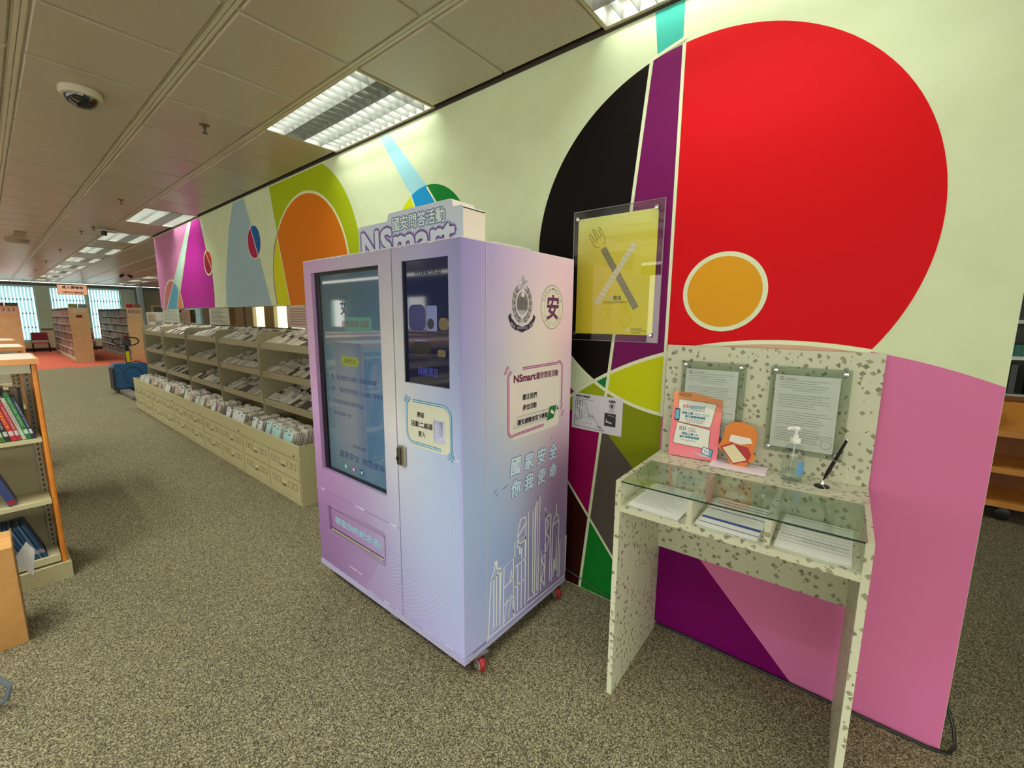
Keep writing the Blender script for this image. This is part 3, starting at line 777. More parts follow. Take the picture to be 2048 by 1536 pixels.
pt = MB(); put_text(pt, '隨機選品', S2_, -1.49, 1.355, -1.36, 1.39, shear=.1, d=.001); pt.build('screen_text', mat('prize_blue_text', (56,62,150), .3, emit=.5), kiosk)
pt = MB(); put_text(pt, '可換紀念品', S2_, -1.50, 1.775, -1.33, 1.795, shear=.1, d=.001); pt.build('screen_text', mat('prize_dark_text', (14,14,32), .3), kiosk)
# instruction badge with neon outline
cream_badge = mat('badge_cream', (212,214,196), .45); neon_d = mat('neon_blue_dark', (62,116,164), .45); neon_l = mat('neon_blue_light', (170,216,240), .45)
bd = MB(); BR = rrect(-1.558,1.03,-1.275,1.235,.04)
for seg in (clip(BR, (SLOT[0]-.004,0), (SLOT[0]-.004,9)), clip(BR, (SLOT[1]+.004,9), (SLOT[1]+.004,0)),
            clip(clip(clip(BR, (SLOT[0]-.004,9), (SLOT[0]-.004,0)), (SLOT[1]+.004,0), (SLOT[1]+.004,9)), (9,SLOT[2]-.004), (-9,SLOT[2]-.004))[::1],
            clip(clip(clip(BR, (SLOT[0]-.004,9), (SLOT[0]-.004,0)), (SLOT[1]+.004,0), (SLOT[1]+.004,9)), (-9,SLOT[3]+.004), (9,SLOT[3]+.004))):
    seg = [p for p in seg]
    if len(seg) > 2: bd.prism(seg, KF, .0002, .0008)
bd.build('instruction_badge', cream_badge, kiosk)
def neon(path, w, fr, d, mats, name='neon_line'):
    b = MB(); b.ribbon(path, w*2.1, fr, d, 0); b.ribbon(path, w*.75, fr, d+.0004, 1); return b
n1 = [(-1.308,1.248-.006*0)] ; path1 = [(-1.52,1.238),(-1.33,1.238)]+arc(-1.322,1.188,.05,90,0,10)+[(-1.272,1.06)]+arc(-1.312,1.055,.04,0,-62,8)
path2 = [(-1.335,1.046),(-1.50,1.046)]+arc(-1.518,1.091,.045,-90,-180,10)+[(-1.563,1.20)]+arc(-1.518,1.205,.045,180,112,8)
nb = MB()
for path in (path1, path2, arc(-1.53,1.22,.045,172,125,6), arc(-1.305,1.045,.045,-8,-55,6)):
    nb.ribbon(path, .0125, KF, .0012, 0); nb.ribbon(path, .0055, KF, .0016, 1)
nb.build('neon_outline', [neon_d, neon_l], kiosk)
tb = MB(); put_text(tb, '掃描', KF, -1.492, 1.168, -1.445, 1.192, d=.0012, shear=.12, bold=.0008); put_text(tb, '活動二維碼', KF, -1.535, 1.122, -1.39, 1.149, d=.0012, shear=.12, bold=.0008); put_text(tb, '登入', KF, -1.485, 1.082, -1.437, 1.106, d=.0012, shear=.12, bold=.0008)
tb.build('lettering', ink, kiosk)
# scanner slot
sl = MB(); x0,x1,z0,z1 = SLOT
sl.add([(x0,KY0,z0),(x1,KY0,z0),(x1,KY0,z1),(x0,KY0,z1),(x0+.03,KY0+.045,z0+.022),(x1,KY0+.045,z0+.03),(x1,KY0+.045,z1-.012),(x0+.03,KY0+.045,z1-.012)], [(0,1,5,4),(1,2,6,5),(2,3,7,6),(3,0,4,7)])
sl.box(x0-.004, x1+.004, KY0-.006, KY0-.0009, z1, z1+.004).box(x0-.004, x0, KY0-.006, KY0-.0009, z0, z1).box(x0-.004, x1+.004, KY0-.006, KY0-.0009, z0-.004, z0).box(x1, x1+.004, KY0-.006, KY0-.0009, z0, z1)
sl.build('scanner_slot', mat('slot_white', (206,206,236), .3), kiosk)
MB().box(x0+.03, x1, KY0+.045, KY0+.047, z0+.022, z1-.012).build('scanner_window', mat('scanner_olive', (150,140,108), .2), kiosk)
# lock handle
lk = MB(); lk.box(-1.628,-1.574, KY0-.012, KY0-.0005, .918, 1.015, bevel=.004)
lko = lk.build('lock_plate', mat('lock_metal', (168,164,150), .3, metal=.7), kiosk)
MB().box(-1.622,-1.598, KY0-.024, KY0-.012, .925, 1.008, bevel=.004).build('lock_lever', mat('lock_lever_dark', (96,92,84), .3, metal=.7), kiosk)
MB().cyl((-1.61,KY0-.028,.957), (-1.61,KY0-.024,.957), .009, 16).build('keyhole', black, kiosk, smooth=True)
# collection flap
grid_print('collection_flap', DOOR[0]+.004, DOOR[1]-.004, DOOR[2]+.016, DOOR[3]-.004, gf, KF, -.012, printm, kiosk, (), .01)
MB().box(DOOR[0]+.012, DOOR[1]-.012, KY0+.002, KY0+.014, DOOR[2]+.001, DOOR[2]+.012, bevel=.003).build('flap_lip', mat('flap_lip_metal', (176,164,160), .3, metal=.5), kiosk)
fr_ = MB(); rr = rrect(DOOR[0]-.012, DOOR[2]-.012, DOOR[1]+.012, DOOR[3]+.012, .016)
fr_.ribbon(rr+rr[:2], .008, KF, .002); fr_.ribbon(rr+rr[:2], .012, KF, .001)
fr_.build('flap_frame', mat('flap_frame_paint', (156,132,172), .35), kiosk)
fb = MB(); put_text(fb, '領取你的紀念品!', front(KY0+.0118), -2.295, .405, -1.83, .45, d=.0006, shear=.1, bold=.0010); fb.build('lettering', mat('flap_cyan_text', (138,204,218), .5), kiosk)
# casters
def caster(x, y, turn):
    t = MB(); M = Matrix.Translation((x, y, 0)) @ Matrix.Rotation(turn, 4, 'Z'); t.xf = M
    t.box(-.04, .04, -.035, .035, .085, .093)
    for s_ in (-1, 1):
        t.add([(-.025,s_*.02,.085),(.03,s_*.02,.085),(-.01,s_*.02,.022),(-.035,s_*.02,.022),(-.025,s_*.023,.085),(.03,s_*.023,.085),(-.01,s_*.023,.022),(-.035,s_*.023,.022)], [(0,1,2,3),(7,6,5,4),(0,4,5,1),(1,5,6,2),(2,6,7,3),(3,7,4,0)])
    o = t.build('caster', steel, kiosk)
    w_ = MB(); w_.xf = M; w_.lathe((-.022,-.014,.036), [(.026,0),(.034,.003),(.036,.008),(.036,.02),(.034,.025),(.026,.028)], 24, axis='y')
    w_.build('wheel', mat('wheel_red', (150,34,38), .45), o, smooth=True)
    h_ = MB(); h_.xf = M
    h_.lathe((-.022,-.016,.036), [(.024,0),(.024,.032)], 20, axis='y'); h_.cyl((-.022,-.026,.036),(-.022,.026,.036), .007, 10)
    h_.build('wheel_hub', mat('wheel_grey', (150,148,146), .5), o, smooth=True)
    return o
caster(-1.232, 1.272, 2.9); caster(-1.25, 1.935, 2.7); caster(-2.41, 1.27, .4); caster(-2.41, 1.9, .4)
# --- side panel prints
# crest
sil = mat('crest_silver', (176,178,182), .4); sil_d = mat('crest_dark', (60,62,66), .5); nav = mat('crest_navy', (34,34,66), .5); sil_l = mat('crest_light', (222,222,226), .5)
cr = MB(); cy, cz = 1.543, 1.672
for sg in (-1, 1):
    for ring_, (rx, rz) in enumerate(((.068,.083),(.055,.069))):
        for k in range(13):
            a = math.radians(-78+k*11.5); px, pz = cy+sg*rx*math.cos(a), cz-.006+rz*math.sin(a)
            ta = math.atan2(rz*math.cos(a), -rx*math.sin(a)*sg)+(.5 if ring_ else -.5)*sg
            lf = []
            for (u_, v_) in ((-.012,0),(-.003,.0052),(.006,.004),(.013,0),(.006,-.004),(-.003,-.0052)):
                lf.append((px+u_*math.cos(ta)-v_*math.sin(ta), pz+u_*math.sin(ta)+v_*math.cos(ta)))
            cr.flat(lf, KS, .0014+.0002*ring_, 1 if k % 2 else 0)
            cr.ribbon([lf[0], lf[3]], .0012, KS, .0019, 2)
cr.flat(circ(cy, cz-.004, .047, 40, .056), KS, .0018, 3); cr.flat(circ(cy, cz-.004, .042, 40, .051), KS, .0020, 1)
cr.flat(clip(circ(cy, cz-.004, .042, 40, .051), (9, cz-.036), (-9, cz-.036))[0:0] or clip(circ(cy, cz-.004, .041, 40, .050), (cy+1, cz-.034), (cy-1, cz-.034)), KS, .0022, 0)
for k, (y0, y1, z1) in enumerate([(-.034,-.024,.012),(-.022,-.012,.022),(-.010,.006,.030),(.008,.018,.018),(.020,.032,.010)]):
    cr.flat([(cy+y0,cz-.018),(cy+y1,cz-.018),(cy+y1,cz+z1),(cy+y0,cz+z1)], KS, .0023, 4)
cr.flat(circ(cy+.002, cz+.034, .012, 16), KS, .0024, 3)
for k in range(3): cr.ribbon([(cy-.036, cz-.022-.006*k), (cy+.036, cz-.022-.006*k)], .0016, KS, .0025, 2)
for k in range(5):     # the five petals on top
    a = math.radians(90+72*k); lf = []
    for (u_, v_) in ((0,0),(.012,.007),(.024,.008),(.032,.002),(.027,-.005),(.012,-.005)):
        lf.append((cy+.004+(u_*math.cos(a)-v_*math.sin(a)), cz+.085+(u_*math.sin(a)+v_*math.cos(a))*1.05))
    cr.flat(lf, KS, .0024, 3 if k % 2 else 0); cr.ribbon([lf[0], lf[4], lf[3]], .0018, KS, .0027, 1)
cr.flat([(cy-.10,cz-.062),(cy-.082,cz-.048),(cy-.078,cz-.07),(cy-.04,cz-.10),(cy-.046,cz-.125),(cy-.075,cz-.108),(cy-.092,cz-.082)], KS, .0024, 5)
cr.flat([(cy+.10,cz-.066),(cy+.084,cz-.052),(cy+.078,cz-.072),(cy+.042,cz-.10),(cy+.046,cz-.122),(cy+.075,cz-.108),(cy+.09,cz-.085)], KS, .0024, 5)
cr.flat([(cy-.044,cz-.098),(cy,cz-.108),(cy+.044,cz-.098),(cy+.046,cz-.120),(cy,cz-.134),(cy-.048,cz-.120)], KS, .0027, 5)
put_text(cr, '香港', KS, cy-.082, cz-.098, cy-.053, cz-.084, d=.003, mi=3, slope=-.7); put_text(cr, '警察', KS, cy+.052, cz-.118, cy+.081, cz-.104, d=.003, mi=3, slope=.7)
put_text(cr, 'HONG KONG POLICE', KS, cy-.038, cz-.119, cy+.038, cz-.108, d=.0032, mi=3)
cr.build('crest', [sil, mat('crest_grey', (128,130,132), .4), sil_d, sil_l, mat('crest_mid', (104,106,110), .5), nav], kiosk)
# round seal with the character
se = MB(); sy_, sz_ = 1.783, 1.656
se.flat(circ(sy_, sz_, .097, 64, .108), KS, .0012, 1); se.flat(circ(sy_, sz_, .092, 64, .103), KS, .0014, 0)
rg = circ(sy_, sz_, .066, 48, .074); se.ribbon(rg+rg[:2], .0016, KS, .0017, 1)
put_text(se, '安', KS, sy_-.048, sz_-.058, sy_+.05, sz_+.058, d=.002, mi=2, bold=.0035, shear=.06)
for i_, s_ in enumerate('香港警務處·國家安全處'):
    a = math.radians(158-i_*13.6); put_text(se, s_, KS, sy_+.079*math.cos(a)-.006, sz_+.088*math.sin(a)-.006, sy_+.079*math.cos(a)+.006, sz_+.088*math.sin(a)+.006, d=.002, mi=3)
for i_, s_ in enumerate('NATIONAL SECURITY'):
    if s_ != ' ':
        a = math.radians(202+i_*8.5); put_text(se, s_, KS, sy_+.079*math.cos(a)-.003, sz_+.088*math.sin(a)-.004, sy_+.079*math.cos(a)+.003, sz_+.088*math.sin(a)+.004, d=.002, mi=3)
se.build('round_seal', [mat('seal_cream', (234,228,218), .45), mat('seal_rim', (150,158,140), .45), mat('seal_purple', (104,44,98), .45), mat('seal_ink', (80,80,84), .5)], kiosk)
# pink neon card
cb = MB(); cb.flat(rrect(1.462,1.045,1.865,1.352,.03), KS, .0012)
cb.build('information_card', mat('card_cream', (232,226,220), .45), kiosk)
np_ = MB()
P1 = [(1.552,1.372),(1.84,1.376)]+arc(1.852,1.346,.036,90,0,8)+[(1.888,1.16)]+arc(1.862,1.155,.03,0,-60,6)
P2 = [(1.73,1.072),(1.49,1.066)]+arc(1.484,1.096,.034,-90,-180,8)+[(1.448,1.30)]+arc(1.49,1.325,.045,180,118,8)
for path in (P1, P2, arc(1.475,1.345,.05,170,122,6), arc(1.865,1.13,.045,-12,-60,6)):
    np_.ribbon(path, .0125, KS, .0016, 0); np_.ribbon(path, .005, KS, .0020, 1)
np_.build('neon_outline', [mat('neon_plum', (136,52,118), .45), mat('neon_pink', (236,176,214), .45)], kiosk)
lt = MB(); put_text(lt, 'NSmart', KS, 1.487, 1.312, 1.652, 1.345, d=.0018, bold=.0022); put_text(lt, '國安問答活動', KS, 1.66, 1.311, 1.85, 1.343, d=.0018, bold=.0009); lt.build('lettering', mat('text_plum', (112,26,84), .5), kiosk)
lt = MB(); put_text(lt, '關注我們', KS, 1.552, 1.222, 1.662, 1.25, d=.0018, shear=.15, bold=.0008); put_text(lt, '參加活動', KS, 1.552, 1.172, 1.662, 1.2, d=.0018, shear=.15, bold=.0008); lt.build('lettering', ink, kiosk)
bn = MB(); bn.flat([(1.487,1.098),(1.772,1.098),(1.79,1.148),(1.51,1.148)], KS, .0018, 0); bn.ribbon([(1.487,1.098),(1.772,1.098),(1.79,1.148),(1.51,1.148),(1.487,1.098)], .0018, KS, .002, 1)
bn.flat([(1.752,1.088),(1.815,1.094),(1.842,1.158),(1.778,1.158)], KS, .0026, 2); bn.flat([(1.822,1.098),(1.850,1.154),(1.862,1.130),(1.842,1.132)], KS, .0026, 2)
bn.flat(circ(1.797,1.13,.010,16,.009), KS, .0028, 3); bn.flat(circ(1.81,1.121,.009,16,.008), KS, .003, 3)
put_text(bn, '國安處微信官方帳號', KS, 1.517, 1.107, 1.76, 1.134, d=.0024, mi=4, bold=.0009)
bn.build('account_banner', [mat('banner_white', (224,224,214), .5), mat('banner_grey', (150,150,150), .5), mat('banner_green', (24,112,52), .5), white_paper, mat('text_navy', (36,26,62), .5)], kiosk)
ns = MB()
for row, (s_, z) in enumerate((('國家安全', .875), ('你我使命', .768))):
    for k, chh in enumerate(s_):
        y = 1.468+.104*k+row*.002; zz = z+.018*0
        put_text(ns, chh, KS, y, zz, y+.068, zz+.078, d=.0018, mi=0, shear=.12, bold=.0065); put_text(ns, chh, KS, y, zz, y+.068, zz+.078, d=.0024, mi=1, shear=.12, bold=.0026)
ns.build('neon_lettering', [mat('neonblue_edge', (92,134,200), .5), mat('neonblue_core', (214,234,248), .5)], kiosk)
# skyline drawing
sk = MB(); SKY = [
 [(1.315,.14),(1.333,.412),(1.40,.435),(1.395,.15)],[(1.333,.42),(1.355,.45),(1.362,.495),(1.37,.495),(1.374,.455),(1.40,.448),(1.402,.437),(1.335,.412)],[(1.352,.16),(1.352,.42)],[(1.372,.16),(1.372,.428)],
 [(1.42,.14),(1.425,.438),(1.50,.452),(1.50,.14)],[(1.425,.33),(1.50,.345)],[(1.428,.24),(1.50,.255)],[(1.43,.15),(1.448,.27),(1.462,.15),(1.48,.27),(1.50,.16)],[(1.47,.34),(1.48,.40),(1.49,.34)],
 [(1.505,.14),(1.505,.53),(1.59,.53),(1.592,.15)],[(1.508,.40),(1.592,.41)],[(1.53,.15),(1.53,.40)],[(1.56,.15),(1.56,.40)],[(1.508,.29),(1.592,.30)],[(1.525,.55),(1.53,.58),(1.55,.632),(1.585,.633),(1.595,.60),(1.53,.55),(1.525,.50),(1.59,.515),(1.592,.59)],[(1.535,.53),(1.545,.44),(1.56,.50),(1.56,.42)],
 [(1.62,.17),(1.612,.645),(1.672,.655),(1.672,.17)],[(1.672,.655),(1.686,.68),(1.69,.70),(1.692,.18)],[(1.65,.64),(1.655,.20),(1.668,.17)],[(1.705,.16),(1.71,.70)],[(1.61,.165),(1.70,.16)],
 [(1.728,.16),(1.73,.38),(1.765,.42),(1.765,.18)],[(1.765,.42),(1.765,.60),(1.812,.56),(1.812,.17)],[(1.758,.62),(1.768,.56),(1.79,.52),(1.77,.47),(1.80,.43),(1.775,.37),(1.735,.33),(1.76,.28),(1.735,.22),(1.765,.17)],
 [(1.765,.565),(1.812,.56)],[(1.83,.16),(1.832,.49),(1.85,.53),(1.866,.545),(1.868,.60)],[(1.832,.49),(1.895,.50),(1.88,.535),(1.868,.545)],[(1.895,.50),(1.895,.16)],[(1.845,.18),(1.855,.30),(1.866,.20),(1.874,.42),(1.884,.20)],
 [(1.91,.15),(1.91,.36),(1.972,.375),(1.972,.15)],[(1.305,.135),(1.972,.128)]]
for pl in SKY: sk.ribbon(pl, .0068, KS, .0016)
sk.build('skyline_drawing', mat('skyline_white', (236,238,238), .5), kiosk)
MB().ribbon([(1.3045,.12),(1.3045,1.897)], .004, KS, .0015).build('panel_seam', mat('seam_white', (216,214,226), .5), kiosk)

# ---------------------------------------------------------------- light box sign on top
sx0, sx1 = -1.98, -1.247
box = thing('light_box_sign', ((sx0+sx1)/2, 1.28, KZ1+.004), 'white box sign with purple glow lettering on top of the kiosk', 'sign')
outl = [(sx0,1.904),(sx1,1.904),(sx1,2.026)]+arc(sx1-.012,2.022,.012,0,90,4)+[(-1.296,2.034)]+arc(-1.296,2.044,.010,270,180,4)+[(-1.308,2.052)]+arc(-1.320,2.054,.012,0,90,4)+[(-1.722,2.066)]+arc(-1.722,2.054,.012,90,180,4)+[(-1.736,2.046)]+arc(-1.748,2.046,.012,0,-90,4)+[(sx0+.012,2.034)]+arc(sx0+.012,2.022,.012,90,180,4)
bxm = MB(); bxm.prism(outl, front(1.22), -.125, 0); bxm.build('box_shell', mat('lightbox_white', (240,236,222), .4), box)
BF = front(1.2195)
fc = MB(); fc.flat(outl, BF, 0); fc.build('sign_face', mat('sign_face_lilac', (204,214,236), .4), box)
def halo(layers, strings):
    for i_, (bw, rgb) in enumerate(layers):
        b = MB()
        for (s_, x0, z0, x1, z1) in strings: put_text(b, s_, BF, x0, z0, x1, z1, d=.0003+.0003*i_, bold=bw)
        o_ = b.build('lettering' if i_ == len(layers)-1 else 'letter_glow', mat('halo_%d_%d' % (rgb[0], rgb[2]), rgb, .45), box)
        bm_ = bmesh.new(); bm_.from_mesh(o_.data); zc = 1.9047-box.location.z      # the letters are cut off by the foot of the face
        bmesh.ops.bisect_plane(bm_, geom=bm_.verts[:]+bm_.edges[:]+bm_.faces[:], plane_co=(0,0,zc), plane_no=(0,0,1), clear_inner=True)
        bm_.to_mesh(o_.data); bm_.free()
halo([(.020,(168,172,216)), (.015,(134,100,178)), (.011,(88,40,130)), (.0065,(214,224,244))], [('NSmart', -1.95, 1.868, -1.295, 2.0)])
halo([(.007,(140,160,190)), (.0035,(40,76,118)), (.0012,(226,240,248))], [('國安問答活動', -1.70, 1.984, -1.352, 2.042)])

# ================================================================ DESK
lam = mat('speckled_laminate', (196,196,164), .4); _N, _K, _B = nodes(lam)
def speckle(m, base, c1, c2, scale=46, thr=.26, dens=.5):
    N, K, B = nodes(m)
    tc = N.new('ShaderNodeTexCoord'); nz = N.new('ShaderNodeTexNoise'); nz.inputs['Scale'].default_value = 9
    ad = N.new('ShaderNodeMix'); ad.data_type = 'VECTOR'; ad.inputs[0].default_value = .03
    vo = N.new('ShaderNodeTexVoronoi'); vo.distance = 'CHEBYCHEV'; vo.inputs['Scale'].default_value = scale; vo.inputs['Randomness'].default_value = .9
    K.new(tc.outputs['Object'], nz.inputs['Vector']); K.new(tc.outputs['Object'], ad.inputs[4]); K.new(nz.outputs['Color'], ad.inputs[5]); 
    mp = N.new('ShaderNodeMapping'); mp.inputs['Rotation'].default_value = (.5,.6,.7); K.new(ad.outputs[1], mp.inputs[0]); K.new(mp.outputs[0], vo.inputs['Vector'])
    sp = N.new('ShaderNodeSeparateColor'); K.new(vo.outputs['Color'], sp.inputs[0])
    a = N.new('ShaderNodeMath'); a.operation = 'LESS_THAN'; a.inputs[1].default_value = thr; K.new(vo.outputs['Distance'], a.inputs[0])
    b = N.new('ShaderNodeMath'); b.operation = 'LESS_THAN'; b.inputs[1].default_value = dens; K.new(sp.outputs[0], b.inputs[0])
    c = N.new('ShaderNodeMath'); c.operation = 'MULTIPLY'; K.new(a.outputs[0], c.inputs[0]); K.new(b.outputs[0], c.inputs[1])
    m1 = N.new('ShaderNodeMix'); m1.data_type = 'RGBA'; m1.inputs[6].default_value = (*lin(c1), 1); m1.inputs[7].default_value = (*lin(c2), 1); K.new(sp.outputs[1], m1.inputs[0])
    m2 = N.new('ShaderNodeMix'); m2.data_type = 'RGBA'; m2.inputs[6].default_value = (*lin(base), 1); K.new(m1.outputs[2], m2.inputs[7]); K.new(c.outputs[0], m2.inputs[0]); K.new(m2.outputs[2], B.inputs['Base Color'])
speckle(lam, (202,204,178), (160,156,128), (120,116,94), scale=44, thr=.29, dens=.62)
DTH = math.radians(1.5); DW, DD = .795, .525
desk = thing('writing_desk', (-.722, 2.055, 0), 'speckled laminate writing desk with glass top and tall back panel', 'desk', rz=DTH, local=True)
# local: x to the right 0..DW, y from 0 (back) to -DD (front)
dm = lambda b, n, m=lam: b.build(n, m, desk)
dm(MB().box(0,.021,-DD,0,0,.964), 'side_panel'); dm(MB().box(DW-.021,DW,-DD,0,0,.964), 'side_panel')
dm(MB().box(.021,DW-.021,-DD+.001,-.001,.838,.862), 'bottom_board')
dm(MB().box(.021,DW-.021,-.192,-.001,.945,.9645), 'back_ledge'); dm(MB().box(.021,DW-.021,-.192,-.176,.862,.945), 'tray_back')
for x in (.283, .529): dm(MB().box(x-.0095,x+.0095,-DD+.002,-.192,.862,.9585), 'divider')
dm(MB().box(.021,DW-.021,-.022,-.004,.47,.838), 'apron')
dm(MB().box(.001,DW-.001,.002,.020,.955,1.482), 'back_panel')
MB().box(.018,DW-.016,-DD+.004,-.193,.9590,.9640).build('glass_top', glassy('desk_glass', (244,250,246), .10), desk)
MB().box(.018,DW-.016,-DD+.0025,-DD+.0042,.9590,.9640).build('glass_edge', mat('glass_edge_green', (26,52,44), .1), desk)
# world point from desk local
def dl(x, y, z): 
    return Vector((-.722+x*math.cos(DTH)-y*math.sin(DTH), 2.055+x*math.sin(DTH)+y*math.cos(DTH), z))
# acrylic holders
acr = glassy('acrylic', (247,249,247), .05)
def holder(name, x0, x1, z0, z1, px0, px1, pz0, pz1, label, slabel, yb):
    t = thing(name, tuple(dl((x0+x1)/2, yb, z0)), label, 'document holder', rz=DTH, local=True); cx = (x0+x1)/2
    L = lambda x: x-cx
    MB().box(L(x0), L(x1), -.020, -.017, 0, z1-z0).build('acrylic_front', acr, t); MB().box(L(x0), L(x1), -.006, -.003, 0, z1-z0).build('acrylic_back', acr, t)
    for x in (x0+.02, x1-.02):
        for z in (z0+.02, z1-.018):
            MB().lathe((L(x), -.027, z-z0), [(.002,-.001),(.0075,0),(.0085,.003),(.0085,.009),(.006,.010),(.006,.026)], 16, axis='y').build('standoff_bolt', chrome, t, smooth=True)
    s_ = thing('form_sheet', tuple(dl((px0+px1)/2, yb-.009, pz0)), slabel, 'paper', rz=DTH, local=True); c2 = (px0+px1)/2; w2 = (px1-px0)/2; h = pz1-pz0
    MB().box(-w2, w2, -.003, -.0022, 0, h).build('sheet', white_paper, s_)
    F = frame((0,-.0032,0), (1,0,0), (0,0,1)); b = MB()
    n = 26
    for k in range(n):
        z = h*(.93-.86*k/n)
        if k == 4: put_text(b, '個人資料收集聲明 PERSONAL DATA', F, -w2*.4, z-.002, w2*.5, z+.003)
        elif k % 7 == 5: continue
        else: b.ribbon([(-w2*.86, z), (w2*random.uniform(.3,.92), z)], .0018, F, .0002)
    rr = circ(w2*.78, h*.11, .017, 24); b.ribbon(rr+rr[:2], .0018, F, .0002); b.ribbon([(w2*.45,h*.19),(w2*.95,h*.19),(w2*.95,h*.215),(w2*.45,h*.215),(w2*.45,h*.19)], .0012, F, .0002)
    b.build('printed_lines', mat('pale_print', (150,152,152), .7), s_)
    rd = MB(); rr = circ(-w2*.8, h*.955, .006, 16); rd.ribbon(rr+rr[:2], .0022, F, .0002); rd.ribbon([(-w2*.68,h*.957),(-w2*.3,h*.952)], .002, F, .0002); rd.build('emblem', mat('emblem_plum', (150,70,110), .6), s_)
holder('document_holder', .078, .348, 1.055, 1.414, .097, .317, 1.076, 1.378, 'clear acrylic holder on the left half of the speckled back panel', 'white form in the left acrylic holder behind the pink leaflet', .0)
holder('document_holder', .436, .705, 1.055, 1.416, .456, .672, 1.078, 1.381, 'clear acrylic holder on the right half of the speckled back panel', 'white form in the right acrylic holder above the hand gel', .0)
# paper stacks in the trays
def stack(x0, x1, y0, y1, label, style, rot):
    cx, cy2 = (x0+x1)/2, (y0+y1)/2
    t = thing('form_stack', tuple(dl(cx, cy2, .8622)), label, 'paper stack', 'stacks of forms in the desk trays', rz=DTH+rot, local=True)
    w2, h2 = (x1-x0)/2, (y1-y0)/2
    for k in range(4):
        M = Matrix.Rotation(math.radians(random.uniform(-1.4,1.4)), 4, 'Z'); b = MB(); b.box(-w2+.004, w2-.004, -h2, h2, .0025*k, .0025*k+.0018, M=M); b.build('sheet', white_paper if k % 2 else mat('paper_grey', (206,208,208), .7), t)
    F = frame((0,0,.0095), (1,0,0), (0,1,0)); b = MB()
    if style == 'red':
        for k in range(16):
            y = h2*(.86-1.7*k/16); b.ribbon([(-w2*.85,y),(w2*random.uniform(.2,.85),y)], .0018, F, .0002, 0)
        rr = circ(-w2*.55, h2*.86, .006, 14); b.flat(rr, F, .0003, 1)
        b.ribbon([(-w2*.4,h2*.87),(-w2*.1,h2*.87)], .003, F, .0003, 1)
    elif style == 'blue':
        for y, wd in ((.80,.006),(.62,.006),(.40,.006),(.12,.006),(-.52,.02),(-.86,.005)): b.ribbon([(-w2*.93,h2*y),(w2*.93,h2*y)], wd, F, .0002, 2)
        put_text(b, '申請表格 APPLICATION FORM', F, -w2*.5, h2*.5, w2*.6, h2*.55)
        for k in range(12):
            y = h2*(.34-.8*k/12); b.ribbon([(-w2*.85,y),(w2*random.uniform(.2,.85),y)], .0012, F, .0003, 0)
    else:
        for k in range(9):
            y = h2*(.86-1.7*k/9); b.ribbon([(-w2*.9,y),(w2*.9,y)], .0018 if k % 3 else .004, F, .0002, 3)
        for k in range(18):
            x = -w2*.3+w2*.05*k; b.ribbon([(x,-h2*.5),(x,-h2*.3)], .0008, F, .0003, 0)
    b.build('printed_lines', [mat('print_grey', (140,142,146), .7), mat('print_red', (190,50,70), .7), mat('print_blue', (58,84,168), .6), mat('print_slate', (100,116,128), .7)], t)
stack(.047,.258,-.51,-.222, 'stack of white forms with a red emblem in the left desk tray', 'red', math.radians(-3))
stack(.303,.512,-.50,-.215, 'stack of white forms with blue bars in the middle desk tray', 'blue', math.radians(-2))
stack(.548,.758,-.50,-.215, 'stack of ruled white forms in the right desk tray', 'line', math.radians(-1))
# pink leaflet board
lf0 = dl(.05, -.055, .9655); RZ = math.atan2(2.045-2.000, .215)
leaf = thing('leaflet_board', (-.668, 2.0, .9655), 'pink and orange leaflet propped on the left of the desk ledge', 'leaflet', rz=math.radians(3), local=True)
tilt = math.radians(8); LF = frame((0,0,.002), (1,0,0), (0,math.sin(tilt),math.cos(tilt)))
LWd, LH = .213, .302
pm = vcol('leaflet_print', rough=.5)
gl_ = gradient([0,LWd/2,LWd], [0,.08,.2,.27,LH], [[(238,136,150)]*3, [(236,120,136)]*3, [(234,130,128)]*3, [(226,150,110),(224,146,92),(228,140,96)], [(220,150,92)]*3])
grid_print('board', 0, LWd, 0, LH, gl_, LF, 0, pm, leaf, (), .003)
lb = MB(); LB0 = [(.025,.28-.005),(.195,.265),(.176,.16),(.03,.158)]
lb.flat([(.024,.268),(.19,.262),(.176,.155),(.165,.148),(.033,.158),(.026,.166)], LF, .0004, 1); lb.flat([(.026,.266),(.188,.259),(.174,.157),(.164,.151),(.035,.161),(.028,.168)], LF, .0007, 0)
lb.flat([(.026,.160),(.176,.143),(.176,.05),(.02,.055),(.015,.062)], LF, .0004, 1); lb.flat([(.028,.157),(.173,.140),(.173,.053),(.022,.058),(.018,.064)], LF, .0008, 0)
put_text(lb, 'edu', LF, .045, .228, .075, .250, d=.0012, mi=2, shear=.15, bold=.0004); put_text(lb, 'tainment', LF, .077, .228, .142, .248, d=.0012, mi=3, bold=.0004)
put_text(lb, 'CHANNEL 康文署寓樂頻道', LF, .045, .218, .142, .2245, d=.0012, mi=4)
put_text(lb, '彈指上網', LF, .045, .199, .092, .211, d=.0012, mi=3, bold=.0005); put_text(lb, 'Click一Click', LF, .096, .199, .165, .211, d=.0012, mi=3); put_text(lb, '藝文康體樣樣識', LF, .06, .184, .148, .195, d=.0012, mi=3, bold=.0005)
put_text(lb, 'One click to treasures -', LF, .06, .173, .148, .181, d=.0012, mi=4); put_text(lb, 'Culture & Leisure', LF, .068, .163, .138, .171, d=.0012, mi=4)
rr = circ(.054,.132,.007,20); lb.ribbon(rr+rr[:2], .004, LF, .0012, 3); lb.ribbon([(.042,.122),(.042,.142)], .003, LF, .0012, 2); lb.ribbon([(.067,.122),(.067,.142)], .003, LF, .0012, 2)
